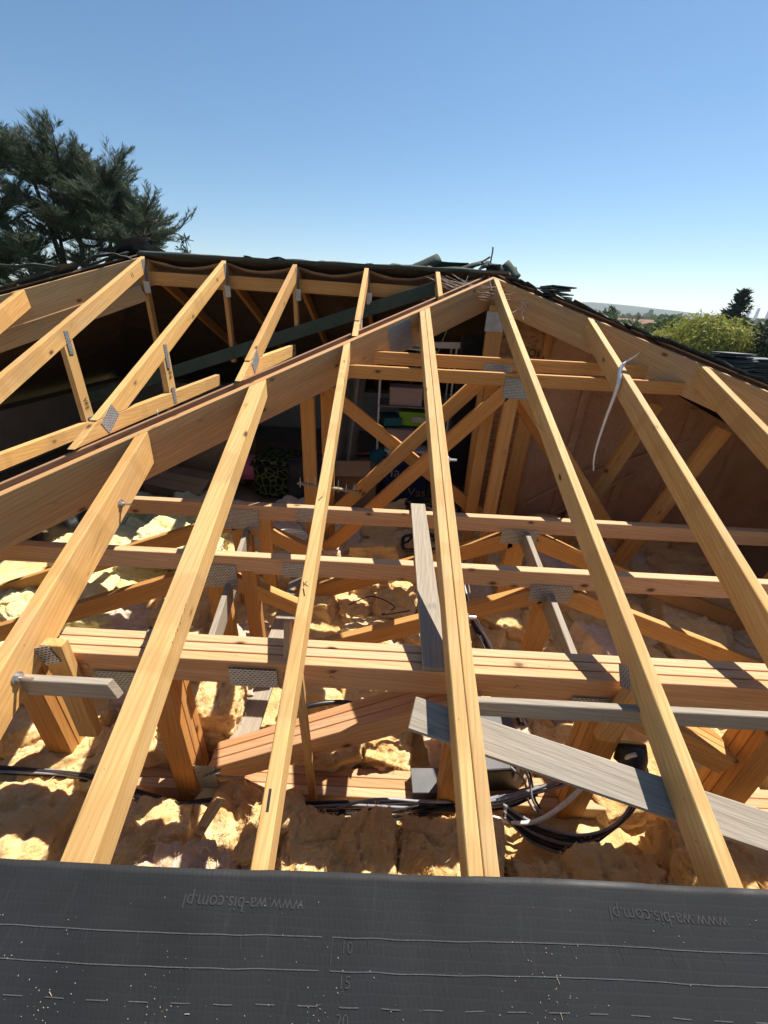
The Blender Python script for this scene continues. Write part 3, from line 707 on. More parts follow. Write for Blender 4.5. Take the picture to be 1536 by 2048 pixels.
# pencil marks and stencils on the timbers
def mark(body, x, y, size, parent, rot=0, mat='ink'):
    m = basis((x, y, zR(y)+.0006), (1, 0, 0), NR) @ Matrix.Rotation(rot, 4, 'Z'); text_mesh('pencil_mark', body, size, mat, m, parent)
mark('1', -.252, .56, .07, J2, .05); mark('1', -.262, 1.10, .045, J2, .3); mark('K', -.262, 1.13, .03, J2, .2)
mark('1', -.268, 1.50, .04, J2, -.5); mark('2', -.282, 2.5, .03, J2)
M['stamp'] = simple('faded_stamp', (.36, .22, .10), (.42, .27, .13), 20, .8, 0, .001)
mark('C TB 26  M', -.648, .98, .030, J3, 1.55, 'stamp')
text_mesh('pencil_mark', '15', .045, 'ink', basis((-2.0865, 3.62, zR(3.62)-.05), (0, .92, .39), (1, 0, 0)), V1)
text_mesh('pencil_mark', '16', .045, 'ink', basis((-1.4135, 3.62, zR(3.62)-.05), (0, .92, .39), (1, 0, 0)), V2)

# ------------------------------------------------------------------ glass wool
FIB_V, FIB_F = [], []
TX = bpy.data.textures.new('wool_tufts', 'STUCCI'); TX.noise_scale = .045; TX.turbulence = 6; TX.stucci_type = 'WALL_OUT'; TX.noise_basis = 'ORIGINAL_PERLIN'
TX2 = bpy.data.textures.new('wool_fine', 'CLOUDS'); TX2.noise_scale = .016; TX2.noise_depth = 2
def tufts(o, lv=1, a=.015, b=.012):
    sb = o.modifiers.new('refine', 'SUBSURF'); sb.subdivision_type = 'SIMPLE'; sb.levels = lv; sb.render_levels = lv
    for tx, st in ((TX, a), (TX2, b)):
        dm = o.modifiers.new('tufts', 'DISPLACE'); dm.texture = tx; dm.texture_coords = 'GLOBAL'; dm.strength = st; dm.mid_level = .5
def batt_mesh(sx, sy, sz, seed, cuts=12, amp=1.0, rnd=.45):
    bm = bmesh.new(); bmesh.ops.create_cube(bm, size=2); bmesh.ops.subdivide_edges(bm, edges=bm.edges[:], cuts=cuts, use_grid_fill=True)
    off = Vector((seed*3.17, seed*1.31, seed*.77))
    for v in bm.verts:
        p = v.co.copy(); q = p.normalized()*max(abs(p.x), abs(p.y), abs(p.z))
        p = p.lerp(q*1.12, rnd)
        p = Vector((p.x*sx/2, p.y*sy/2, p.z*sz/2)); n = q.normalized(); s = p+off
        wv = Vector((noise.noise(s*5), noise.noise(s*5+Vector((4, 4, 4))), noise.noise(s*5+Vector((8, 1, 2)))))*.06
        s2 = s+wv
        a = noise.noise(s*3.6)*.045 + noise.noise(s2*8)*.024
        a -= max(0, .12-abs(noise.noise(s2*7.5+Vector((9, 2, 4)))))*.20          # deep creases
        a -= max(0, .10-abs(noise.noise(s2*15+Vector((1, 2, 4)))))*.12
        a += abs(noise.noise(s2*Vector((1, 1, 2.6)) if False else s2*22))*.016 + noise.noise(s*46)*.006
        lay = noise.noise(Vector((s2.x*6, s2.y*6, p.z*62+seed)))*.010*(1-abs(n.z))          # torn layers on the flanks
        v.co = p + Vector((n.x, n.y, n.z*1.1))*(a+lay)*amp + Vector((noise.noise(s*4+Vector((3, 3, 3))), noise.noise(s*4+Vector((7, 1, 3))), 0))*.02*amp
    return bm_mesh(bm, 'insulation_batt', True)
def fibres(o, n):
    me = o.data; mw = o.matrix_basis; nv = len(me.vertices); m3 = mw.to_3x3()
    for k in range(n):
        v = me.vertices[random.randrange(nv)]; nn = m3 @ v.normal
        if nn.z < -.1: continue
        p = mw @ v.co + Vector((random.gauss(0, .008), random.gauss(0, .008), 0))
        fl = Vector((noise.noise(p*6), noise.noise(p*6+Vector((5, 0, 0))), noise.noise(p*6+Vector((0, 5, 0)))))*2.2 + rv_(.45)
        tn = fl - nn*fl.dot(nn)
        if tn.length < 1e-3: continue
        tn.normalize(); up = random.random() < .22
        d = (nn*.9+tn*.7).normalized() if up else (tn+nn*random.uniform(.05, .30)).normalized()
        L = random.uniform(.008, .022) if up else random.uniform(.016, .045)
        w_ = random.uniform(.0008, .0017); sd = d.cross(nn)
        if sd.length < 1e-3: continue
        sd = sd.normalized()*w_; cv = (sd.normalized()*random.uniform(-.35, .35) - nn*(.0 if up else .28))*L; i = len(FIB_V); p = p+nn*.006
        FIB_V.extend([p-sd, p+sd, p+d*L*.5+cv*.35+sd, p+d*L*.5+cv*.35-sd, p+d*L+cv]); FIB_F.extend([(i, i+1, i+2, i+3), (i+3, i+2, i+4)])
def rv_(s_): return Vector((random.gauss(0, s_), random.gauss(0, s_), random.gauss(0, s_)))
LB_OR = 'crumpled orange glass wool batt lying on the ceiling between the trusses'
def batt(x, y, z, sx, sy, sz, mat='wool', label=LB_OR, group='orange glass wool batts', rz=None, tilt=(0, 0), cuts=12, amp=1.0, rnd=.45, fib=60):
    me = batt_mesh(sx, sy, sz, random.random()*40, cuts, amp, rnd)
    mw = Matrix.Translation((x, y, z)) @ Matrix.Rotation(random.uniform(-.3, .3) if rz is None else rz, 4, 'Z') @ Matrix.Rotation(tilt[0], 4, 'X') @ Matrix.Rotation(tilt[1], 4, 'Y')
    o = put('insulation_batt', me, M[mat], mw); tag(o, label, 'insulation', group); fibres(o, fib); tufts(o); return o
def blanket(u, v):
    x, y = -3.0+6.2*u, .2+3.3*v; p = Vector((x, y, 0))
    sm = min(1, max(0, (y-1.18)/.25))
    return Vector((x, y, -1.985+.075*sm+.05*noise.noise(p*3)+.035*abs(noise.noise(p*8))+.02*noise.noise(p*17)))
o = sheet('insulation_layer', blanket, 120, 70, .01, 'wool'); tag(o, 'matted glass wool layer covering the ceiling between the batts', 'insulation', kind='stuff'); tufts(o)
# front row, close to the membrane
batt(-.10, .65, -1.89, .40, .38, .36, label='large torn orange glass wool block left of the double rafter', group=None, rz=.05, cuts=30, fib=3200, rnd=.22)
batt(.30, .66, -1.90, .38, .40, .34, label='large orange glass wool block under the double rafter', group=None, rz=-.08, cuts=30, fib=3200, rnd=.22)
batt(.83, .60, -1.955, .62, .38, .36, label='broad shaded glass wool batt by the cable loop', group=None, rz=.06, cuts=32, fib=3200, rnd=.3)
batt(1.42, .66, -1.88, .58, .46, .36, label='shaded glass wool batt at the lower right corner', group=None, rz=-.05, cuts=32, fib=2200, rnd=.3)
batt(1.95, .62, -1.9, .5, .5, .34)
batt(-.62, .56, -1.87, .36, .30, .26, 'wool_pink', 'faded pinkish glass wool tuft behind the membrane left of centre', None, cuts=24, fib=2200)
batt(-.30, .52, -1.93, .30, .30, .30, 'wool_pink', 'small faded wool tuft against the membrane', None, cuts=20, fib=1100)
batt(-.55, .86, -1.98, .42, .30, .22, cuts=20, fib=1100)
batt(-.88, .74, -1.94, .40, .36, .26, cuts=20, fib=1100)
batt(-1.30, .68, -1.86, .46, .40, .34, label='round glass wool bulge in the lower left corner', group=None, cuts=20)
batt(-1.35, .98, -1.92, .44, .30, .30, cuts=20, fib=1100); batt(-1.75, .75, -1.9, .4, .4, .3)
batt(-.36, .80, -1.92, .22, .34, .26, rz=-.5, cuts=20, fib=1100)
# field behind the girder
random.seed(21)
def shade(x, y): return x > 1.15 or y > 2.75
for j in range(11):
    y = 1.22+j*.235
    for i in range(21):
        x = -2.45 + i*.255 + (.12 if j % 2 else 0) + random.uniform(-.04, .04)
        if -.70 < x < -.49 and y < 2.6: continue
        big = shade(x, y)
        if big and (i+j) % 2: continue
        yel = (x < -1.75 and y > 1.35) or (x < -1.35 and y > 2.2)
        k = 1.6 if big else 1.0
        row = ('nearest the girder', 'between the second and third trusses', 'behind the third truss', 'at the edge of the dark attic')[0 if y < 1.4 else 1 if y < 1.75 else 2 if y < 2.5 else 3]
        batt(x, y+random.uniform(-.03, .03), -1.96+random.uniform(-.05, .06), k*random.uniform(.23, .33), k*random.uniform(.20, .29), random.uniform(.20, .32), 'wool_yellow' if yel else 'wool' if random.random() < .82 else 'wool_pink',
             ('pale yellow glass wool chunk heaped at the left ' if yel else 'shaded orange glass wool batt on the right ' if x > 1.15 else 'torn orange glass wool chunk ')+row, 'yellow glass wool chunks' if yel else 'orange glass wool chunks',
             rz=random.uniform(-.6, .6), tilt=(random.uniform(-.35, .35), random.uniform(-.35, .35)), cuts=12, amp=.85, rnd=.25, fib=380 if not big else 60)
batt(-.80, 1.30, -1.80, .30, .34, .30, label='upright curled glass wool batt behind the girder', group=None, rz=.2, cuts=24, fib=1100)
batt(-1.55, 2.55, -1.66, .62, .34, .20, 'wool_yellow', 'bright yellow glass wool slab lying on the heap at the left', None, rz=-.2, tilt=(.1, .1), cuts=20)
batt(.86, 1.50, -1.78, .36, .24, .22, label='sunlit tuft of glass wool behind the girder right of centre', group=None, cuts=18)

o = put('loose_fibres', mesh('loose_fibres', FIB_V, FIB_F), M['fibre']); tag(o, 'loose fibres fraying from the glass wool', 'insulation', kind='stuff')

# ------------------------------------------------------------------ cables
def cable(label, pts, r=.005, mat='cable_black', group=None): 
    o = tube('cable', pts, r, mat); tag(o, label, 'cable', group); return o
random.seed(5)
def run(pts, n, spread, mat, label, group, r=.0055):
    for k in range(n):
        j = Vector((random.uniform(-1, 1), random.uniform(-1, 1), random.uniform(-1, 1)))*spread
        cable(label, [Vector(p)+j*random.uniform(.5, 1.2)+Vector((random.uniform(-1, 1), random.uniform(-1, 1), random.uniform(-1, 1)))*spread*.4 for p in pts], r, mat[k % len(mat)], group)
yb = y1-.035
run([(-2.3, .93, -1.72), (-1.55, .93, -1.735), (-1.2, .945, -1.78), (-.95, .93, -1.86), (-.80, .92, -1.90), (-.62, .93, -1.88), (-.38, .935, -1.90), (-.1, .94, -1.885), (.2, .945, -1.86), (.40, .95, -1.86), (.58, .96, -1.84), (.72, 1.0, -1.80)], 6, .014, ('cable_black', 'cable_black', 'cable_grey'), 'cable in the bundle tied along the girder bottom chord', 'cables along the bottom chord')
random.seed(15)
run([(-.62, .91, -1.885), (-.42, .895, -1.90), (-.25, .90, -1.925), (-.08, .905, -1.90), (.06, .90, -1.875), (.2, .92, -1.855), (.36, .94, -1.85)], 5, .016, ('cable_black',), 'black cable in the loose strands in front of the bottom chord', 'loose black strands', .005)
run([(.34, .95, -1.87), (.24, .90, -1.90), (.12, .86, -1.94), (.02, .83, -1.97)], 3, .02, ('cable_black',), 'black cable diving into the insulation by the double post', 'diving black cables', .006)
run([(.60, 1.02, -1.66), (.66, 1.0, -1.72), (.68, .97, -1.80), (.72, .94, -1.86)], 4, .03, ('cable_black', 'cable_grey'), 'short cable hanging below the plank beside the dark box', 'short hanging cables', .005)
cable('grey cable arching off the bundle towards the double post', [(-.15, .93, -1.90), (-.06, .91, -1.80), (.02, .905, -1.755), (.10, .915, -1.765), (.22, .93, -1.80), (.34, .95, -1.83)], .0055, 'cable_grey')
cable('black cable looping below the bundle near the marked rafter', [(-.45, .92, -1.88), (-.33, .90, -1.845), (-.25, .90, -1.84), (-.19, .895, -1.88), (-.17, .89, -1.96)], .005)
cable('thick black conduit curving over the insulation behind the girder', [(-.40, 1.10, -1.62), (-.33, 1.13, -1.555), (-.24, 1.16, -1.54), (-.12, 1.20, -1.575), (0, 1.23, -1.66), (.2, 1.25, -1.78), (.35, 1.22, -1.82)], .011, 'black')
for k in range(7):
    a = .012*k
    cable('dark cable in the slack loop hanging below the weathered plank', [(.55, .93-.5*a, -1.79-.3*a), (.68, .885-a*.5, -1.83-a), (.84, .865-a*.5, -1.855-a*.9), (.98, .885, -1.83-a*.8), (1.06+a*.3, .93, -1.77-a*.3), (1.08+a*.5, .97, -1.70), (1.05+a, 1.0, -1.62), (1.02, 1.02, -1.52)], .0055, 'cable_black' if k % 3 else 'cable_grey', 'slack loop cables')
run([(.46, .95, -1.82), (.56, .96, -1.80), (.66, .975, -1.77), (.78, .99, -1.72), (.86, 1.01, -1.64)], 7, .014, ('cable_grey', 'cable_grey', 'cable_black'), 'grey cable fanning out above the dark junction box', 'fanned grey cables')
cable('pale grey conduit bending up to the plank', [(.50, .90, -1.83), (.62, .885, -1.83), (.70, .89, -1.80), (.78, .915, -1.74), (.86, .95, -1.66)], .009, 'cable_white')
run([(.62, 2.65, -1.70), (.60, 2.3, -1.74), (.62, 2.0, -1.78), (.66, 1.75, -1.76), (.72, 1.5, -1.80), (.76, 1.3, -1.84)], 9, .028, ('cable_black', 'cable_white', 'cable_grey', 'cable_black'), 'cable in the bundle running back through the trusses', 'bundle through the trusses')
random.seed(9)
def coil(label, c, rad, turns, r, mat, zs=.012, squash=.7):
    pts = []
    for k in range(turns*10):
        a = k/10*2*math.pi; q = rad*random.uniform(.8, 1.1)
        pts.append((c[0]+q*math.cos(a), c[1]+q*squash*math.sin(a), c[2]+random.uniform(0, 1)*zs*2+ .004*k/10))
    o = tube('cable_coil', pts, r, mat, n=3); tag(o, label, 'cable')
coil('coil of white wire lying on the insulation', (-.74, 2.78, -1.70), .13, 6, .005, 'cable_white')
coil('coil of black cable on the insulation behind the trusses', (.32, 2.75, -1.70), .17, 3, .011, 'black', .03)
coil('tangle of black cable in front of the navy bag', (.48, 3.45, -1.78), .26, 8, .008, 'cable_black', .07)
cable('thin black wire looping over the insulation behind the second truss', [(-.2, 2.05, -1.74), (-.05, 2.10, -1.70), (.1, 2.02, -1.71), (.02, 1.95, -1.72), (.2, 1.98, -1.70)], .004)
cable('thin white wire lying across the insulation', [(-.35, 2.6, -1.79), (-.2, 2.5, -1.78), (-.1, 2.6, -1.76), (0, 2.75, -1.78), (.1, 2.76, -1.79)], .003, 'cable_white')

# junction box and metal box on the chord
jb = thing('junction_box', 'pale junction box lying among the cables on the bottom chord', 'box', (.24, 1.03, -1.9))
box('case', (.245, 1.04, -1.875), (.12, .10, .05), 'grey_box', jb, rz=.05); box('lid', (.245, 1.04, -1.847), (.125, .105, .007), 'grey_box', jb, rz=.05)
db = thing('ventilation_box', 'dark ventilation box under the weathered plank', 'box', (.55, 1.1, -2.0))
box('case', (.55, 1.17, -1.84), (.24, .26, .20), 'black', db, rz=.1, bev=.012); box('lid', (.55, 1.17, -1.733), (.25, .27, .012), 'grey_box', db, rz=.1)
for x in (.47, .63): box('clip', (x, 1.04, -1.76), (.015, .012, .10), 'white', db, rz=.1)
lamp = thing('downlight', 'black recessed lamp housing wedged between the girder posts', 'lamp', (1.0, 1.0, -1.5))
V, F = tube_data([(1.00, 1.0, -1.46), (1.0, .97, -1.49), (.99, .95, -1.52)], .055, 16, 2); put('housing', mesh('housing', V, F, True), M['black'], None, lamp)
V, F = tube_data([(.955, .95, -1.52), (.965, .945, -1.46), (.985, .94, -1.435)], .008, 8, 4); put('lead', mesh('lead', V, F, True), M['cable_white'], None, lamp)

# ------------------------------------------------------------------ membrane at the eaves
NWV = lambda x, s: .004*math.sin(x*2.3+.6) + .007*noise.noise(Vector((x*2.1, s*2.5, 0))) + .0040*noise.noise(Vector((x*7, s*3.5, 4))) + .0016*noise.noise(Vector((x*19, s*6, 9)))
SD = Vector((0, -math.cos(TH), -math.sin(TH)))      # down the slope
YE = .4465
def medge(x): return YE + .006*x + .004*math.sin(x*3.1) + .004*noise.noise(Vector((x*3.5, 1, 1))) + .0012*noise.noise(Vector((x*17, 1, 4)))
def mpt(x, s, lift=0):
    e = Vector((x, medge(x), zR(medge(x)))); return e + SD*s + NR*(.010+NWV(x, s)+lift)
mem = thing('roofing_membrane', 'dark grey underlay membrane stretched over the eaves in front', 'membrane', (0, -.3, zR(-.3)))
mw_ = basis((0, YE, zR(YE)), (1, 0, 0), NR); inv_ = mw_.inverted()
sheet('sheet', lambda u, v: inv_ @ mpt(-4.6+9.0*u, 1.2*v**1.4), 300, 24, .0012, 'membrane', mem, mw_)
def ribbon(name, x0, x1, s0, s1, wd, n, mat):
    V, F = [], []
    for i in range(n+1):
        t = i/n; x = x0+(x1-x0)*t; s = s0+(s1-s0)*t
        d = Vector((x1-x0, s1-s0)).normalized(); nx, ns = -d.y*wd/2, d.x*wd/2
        V += [mpt(x+nx, s+ns, .0024), mpt(x-nx, s-ns, .0024)]
    for i in range(n): F.append((2*i, 2*i+1, 2*i+3, 2*i+2))
    put(name, mesh(name, V, F), M[mat], None, mem)
for xa, xb in ((-.98, -.085), (-.062, .92), (.95, 1.8)):
    for s in (.103, .151): ribbon('printed_line', xa, xb, s, s, .0016, 60, 'print')
    ribbon('printed_line', xa, xa, .103, .151, .0013, 3, 'print_faint')
    k = 0; x = xa+.075
    while x < xb: ribbon('printed_tick', x, x+.004+.02*(x-.2)*0, .104, .124, .0011, 2, 'print_faint'); x += .108
x = -.95
while x < 1.6: ribbon('printed_dash', x, x+.038, .198, .198, .0016, 4, 'print'); x += .083
def memtext(body, x, s, size, rot, mat):
    o = text_mesh('printed_text', body, size, mat, Matrix(), mem, 0)
    o.matrix_basis = Matrix.Translation(-Vector(mem.location)); cr, sr = math.cos(rot), math.sin(rot)
    for v in o.data.vertices:
        a, b = v.co.x, v.co.y; v.co = mpt(x+a*cr-b*sr, s-(a*sr+b*cr), .0024)
memtext('www.wa-bis.com.pl', -.265, .055, .034, math.pi-.02, 'print_faint'); memtext('www.wa-bis.com.pl', .68, .055, .034, math.pi-.02, 'print_faint')
for b, s in (('10', .118), ('15', .166), ('20', .216)): memtext(b, -.03, s, .026, 0, 'print_faint')
# wood dust and straw on the membrane
random.seed(3); V, F = [], []
for k in range(300):
    cl = random.random()
    x = random.choice((-.82, -.75, -.62, -.4, -.1, .35, .42)) + random.gauss(0, .035) if cl < .6 else random.uniform(-1.0, 1.1)
    s = .23-abs(random.gauss(0, .06)) if cl < .75 else random.uniform(.02, .26)
    p = mpt(x, max(.01, s), .0022); L = random.choice((.0005, .0007, .0009, .0012, .005 if random.random() < .12 else .0012)); wd = min(.0007, L*.6); a = random.uniform(0, 6.28)
    dx = Vector((math.cos(a), 0, 0)) + SD*math.sin(a); dy = NR.cross(dx)
    i = len(V); V += [p+dx*L+dy*wd, p-dx*L+dy*wd, p-dx*L-dy*wd, p+dx*L-dy*wd, p+NR*.001]; F += [(i, i+1, i+4), (i+1, i+2, i+4), (i+2, i+3, i+4), (i+3, i, i+4)]
o = put('wood_dust', mesh('wood_dust', V, F), M['straw']); tag(o, 'pale wood dust and straw scattered on the membrane', 'dust', kind='stuff')

# ------------------------------------------------------------------ things stored in the attic
fl = box('storage_floor', (-.4, 4.85, -2.06), (5.4, 2.7, .02), 'card', None, bev=0); tag(fl, None, None, kind='structure')
def carton(label, c, s, mat, rz=0, lid=True, cat='box', name='storage_box'):
    t = thing(name, label, cat, (c[0], c[1], c[2]-s[2]/2)); box('case', c, s, mat, t, rz)
    if lid: box('lid', (c[0], c[1], c[2]+s[2]/2-.012), (s[0]*1.03, s[1]*1.03, .03), mat, t, rz)
    return t
sh = thing('shelf_rack', 'thin pale metal shelf rack at the back of the attic', 'shelf', (.2, 4.6, -2.0))
for (x, y) in ((-.12, 4.45), (.66, 4.45), (-.12, 4.85), (.66, 4.85)): timber('upright', (x, y, -2.05), (x, y, -.33 if x > 0 else -.62), .02, .02, 'white', sh, up=(1, 0, 0))
for z in (-.96, -1.21, -1.62): box('shelf', (.27, 4.65, z), (.80, .42, .014), 'greycloth', sh, bev=0)
timber('rail', (-.05, 4.45, -.33), (.90, 4.45, -.30), .025, .06, 'white', sh)
carton('pinkish grey box on the top shelf', (.18, 4.62, -.86), (.36, .26, .19), 'cardpink', -.05)
carton('lime green shoe box with a white label', (.29, 4.62, -1.10), (.32, .28, .15), 'boxgreen', -.1)
box('paper_label', (.33, 4.468, -1.10), (.14, .002, .06), 'paper', bpy.data.objects['storage_box.001'], -.1, 0)
box('dark_green_tray', (.02, 4.58, -1.13), (.2, .3, .09), 'teal', None, .2)['label'] = 'dark green tray beside the lime box'; bpy.data.objects['dark_green_tray']['category'] = 'tray'
carton('pale grey shoe box on the lower shelf', (.16, 4.60, -1.31), (.34, .26, .18), 'cardpink', .03)
for k, x in enumerate((.10, .42)):
    b = carton(('white shoe box with a black logo, left one', 'white shoe box with a black logo, right one')[k], (x, 4.56, -1.52), (.27, .24, .13), 'white', .02, False, name='shoe_box')
    text_mesh('logo_lettering', 'NIKE', .07, 'ink', basis((x+.03, 4.437, -1.505), (1, .02, 0), (0, -1, 0)), b)
    sw = [(-.085, -.01), (-.06, -.035), (-.02, -.03), (.10, .02), (-.03, -.012), (-.055, -.010)]
    put('logo_mark', mesh('logo_mark', [(x+.0+a, 4.4362, -1.535+c) for a, c in sw], [(0, 1, 2, 5), (2, 3, 4, 5)]), M['ink'], None, b)
def blob(name, label, cat, c, s, mat, rough=.12, cuts=10, rz=0):
    bm = bmesh.new(); bmesh.ops.create_cube(bm, size=2); bmesh.ops.subdivide_edges(bm, edges=bm.edges[:], cuts=cuts, use_grid_fill=True)
    for v in bm.verts:
        p = v.co.lerp(v.co.normalized()*1.15, .62); q = Vector((p.x*s[0]/2, p.y*s[1]/2, p.z*s[2]/2))
        a = noise.noise(q*7+Vector(c)*3)*rough*min(s) + noise.noise(q*18+Vector(c))*rough*.4*min(s); v.co = q+p.normalized()*a
    o = put(name, bm_mesh(bm, name, True), M[mat], Matrix.Translation(c) @ Matrix.Rotation(rz, 4, 'Z')); return tag(o, label, cat)
blob('cushion', 'pink cushion on the attic floor', 'cushion', (-1.62, 4.3, -1.70), (.44, .30, .24), 'pink', .05)
bag = thing('suitcase', 'black and green patterned suitcase beside the pink cushion', 'suitcase', (-1.1, 4.2, -2.05))
box('case', (-1.18, 4.35, -1.80), (.60, .50, .42), 'camo', bag, -.12, bev=.05); box('lid', (-1.18, 4.35, -1.575), (.58, .48, .05), 'camo', bag, -.12, bev=.02)
box('zip_band', (-1.18, 4.35, -1.61), (.612, .512, .02), 'black', bag, -.12)
blob('sack', 'dark grey cloth sack between the suitcase and the posts', 'sack', (-.80, 4.0, -1.74), (.46, .40, .60), 'darkcloth', .1)
cb = thing('cardboard_box', 'open cardboard box behind the crossing braces', 'box', (-.42, 4.2, -2.05))
box('case', (-.40, 4.25, -1.80), (.55, .40, .44), 'card', cb, .1, .003)
for (x, y, rx, ry) in ((-.42, 4.02, .6, 0), (-.38, 4.48, -.5, 0), (-.66, 4.22, 0, -.5)): box('flap', (x, y, -1.55), (.50 if rx else .2, .2 if rx else .38, .006), 'card', cb, .1, 0, rx, ry)
cb2 = thing('cardboard_box', 'long cardboard box lying left below the hip', 'box', (-2.1, 4.6, -2.05)); box('case', (-2.15, 4.7, -1.72), (.95, .4, .5), 'card', cb2, -.15)
box('tape', (-2.15, 4.7, -1.468), (.95, .05, .003), 'cardpink', cb2, -.15, 0)
cb3 = thing('cardboard_box', 'flat cardboard tray under the left hip', 'box', (-2.2, 4.1, -2.05)); box('case', (-2.25, 4.05, -1.88), (.75, .36, .30), 'card', cb3, -.3)
box('flap', (-2.2, 3.86, -1.74), (.7, .2, .006), 'card', cb3, -.3, 0, .5)
nb = thing('shopping_bag', 'navy carrier bag with gold lettering behind the braces', 'bag', (.2, 4.2, -2.05))
box('bag_body', (.22, 4.28, -1.76), (.50, .22, .52), 'navy', nb, .08, .02)
M['gold'] = simple('gold_print', (.30, .20, .06), (.40, .28, .10), 20, .5, 0, .001)
text_mesh('lettering', 'Ha', .17, 'cable_grey', basis((.06, 4.150, -1.62), (1, .08, 0), (.08, -1, 0)), nb); text_mesh('lettering', 'Vas', .15, 'gold', basis((.36, 4.174, -1.86), (1, .08, 0), (.08, -1, 0)), nb)
for x in (.1, .34): tube('handle', [(x-.05, 4.2, -1.5), (x, 4.2, -1.4), (x+.05, 4.2, -1.5)], .006, 'navy', nb)
blob('laundry_bundle', 'pale cloth bundle above the navy bag', 'bundle', (.12, 4.5, -1.66+.02), (.40, .3, .26), 'cardpink', .12)
blob('teal_bag', 'teal bag beside the laundry bundle', 'bag', (-.10, 4.45, -1.62), (.22, .2, .3), 'teal', .1)
def drape(u, v): return Vector((-.55+.30*u-.12*v, 4.15+.08*math.sin(u*14)+.1*v, -.62-1.05*v+.02*math.sin(u*9)))
o = sheet('plastic_sheet', drape, 30, 20, .002, 'greycloth'); tag(o, 'grey translucent looking sheet hanging left of the shelf', 'sheet')
box('panel', (.80, 4.30, -.95), (.30, .04, 1.5), 'darkcloth', None, .5)['label'] = 'dark upright panel between shelf and apex post'; bpy.data.objects['panel.003' if 'panel.003' in bpy.data.objects else 'panel']['category'] = 'panel'
dr = thing('drawer_unit', 'brown laminate drawer unit at the far left of the attic', 'furniture', (-2.75, 4.2, -2.05)); box('case', (-2.75, 4.3, -1.75), (.5, .4, .6), 'brownbox', dr, -.3)
for z in (-1.62, -1.82): box('drawer', (-2.69, 4.10, z), (.44, .02, .16), 'brownbox', dr, -.3)
pg = thing('refuse_bag', 'black plastic bag with a white print at the left edge', 'bag', (-2.55, 2.6, -2.0))
bo = blob('bag_body', None, None, (-2.72, 2.90, -1.74), (.42, .30, .34), 'black', .14); bo.parent = pg; bo.matrix_basis = Matrix.Translation(-Vector(pg.location)) @ bo.matrix_basis
put('printed_mark', mesh('printed_mark', [(-2.70+.09*math.cos(a)*k, 2.735+.03*math.sin(a), -1.66+.06*math.sin(a)*k) for k in (1, .45) for a in [i*2*math.pi/16 for i in range(16)]], [(i, (i+1) % 16, 16+(i+1) % 16, 16+i) for i in range(13)]), M['white'], None, pg)
o = board('white_sheet', 'white paper faced board lit by the sun below the hip', (.05, 4.2, -.32), (.42, 4.2, -.34), .35, .01, 'white')
bh = thing('block_rack', 'row of nailed offcuts fixed behind the marked rafter', 'offcuts', (-.35, 2.3, -1.05))
timber('lath', (-.62, 2.6, -1.13), (-.18, 2.5, -1.13), .03, .014, 'greywood', bh)
for k in range(8): tube('nail', [(-.60+.055*k, 2.585-.012*k, -1.155), (-.595+.055*k, 2.575-.012*k, -1.08+.012*(k % 3))], .003, 'steel', bh, n=1, smooth=False)

# ------------------------------------------------------------------ roofing waste and slate stacks
def slate_stack(label, c, n, s, rz, group=None):
    t = thing('slate_stack', label, 'slates', c)
    for k in range(n):
        box('slate', (c[0]+random.uniform(-.03, .03), c[1]+random.uniform(-.03, .03), c[2]+.013*k+.006), (s[0], s[1], .009), 'slate', t, rz+random.uniform(-.22, .22), .001, random.uniform(-.035, .035), random.uniform(-.035, .035))
    return t
def zr(x): return APEX.z - (x-.80)*TT + .05
random.seed(11)
slate_stack('tall stack of dark slates on the right roof slope', (2.66, 3.40, -.44), 20, (.22, .20), .2)
slate_stack('lower stack of dark slates at the right edge', (2.93, 3.46, -.50), 22, (.24, .20), -.1)
slate_stack('few slates left near the top of the right hip', (1.24, 3.62, zr(1.24)-.01), 7, (.22, .16), .5)
def scrap(label, c, s, rz, mat='felt', amp=.06, fold=.1, name='felt_scrap', rx=0):
    sd = random.random()*50
    def fn(u, v):
        x, y = (u-.5)*s[0], (v-.5)*s[1]; return Vector((x, y, amp*noise.noise(Vector((x*5+sd, y*5, 0))) + fold*math.sin(u*math.pi)*(.4+.6*v) + .3*amp*noise.noise(Vector((x*16, y*16, sd)))))
    o = sheet(name, fn, 16, 12, .006, mat, None, Matrix.Translation(c) @ Matrix.Rotation(rz, 4, 'Z') @ Matrix.Rotation(rx, 4, 'X')); return tag(o, label, 'roofing scrap')
def ridge_tile(label, c, rz, rx, ry, L=.30, r=.085, half=1.9):
    """a folded ridge piece: an arched sheet with real thickness"""
    fn = lambda u, v: Vector(((u-.5)*L, r*math.sin((v-.5)*half*1.0)*(1+.08*u), r*math.cos((v-.5)*half)-r+.006*noise.noise(Vector((u*4, v*4, c[0]*9)))))
    o = sheet('ridge_tile', fn, 6, 8, .007, 'felt', None, Matrix.Translation(c) @ Matrix.Rotation(rz, 4, 'Z') @ Matrix.Rotation(rx, 4, 'X') @ Matrix.Rotation(ry, 4, 'Y')); return tag(o, label, 'roof tile')
ridge_tile('arched ridge tile propped on end left of the apex', (.20, 4.05, .375), .2, .1, -.42, .30, .10, 2.4)
ridge_tile('small arched ridge tile lying beside the propped one', (.27, 3.98, .335), .9, 0, 0, .10, .05, 2.6)
ridge_tile('flat grey ridge piece behind the propped tile', (.45, 4.12, .365), -.05, -.5, .0, .34, .10, 1.2)
ridge_tile('slanted ridge piece leaning towards the apex', (.60, 4.02, .36), .1, .2, -.30, .26, .06, 1.6)
ridge_tile('dark ridge piece overhanging right of the apex', (.90, 4.02, .375), -.1, .1, .10, .24, .10, 2.6)
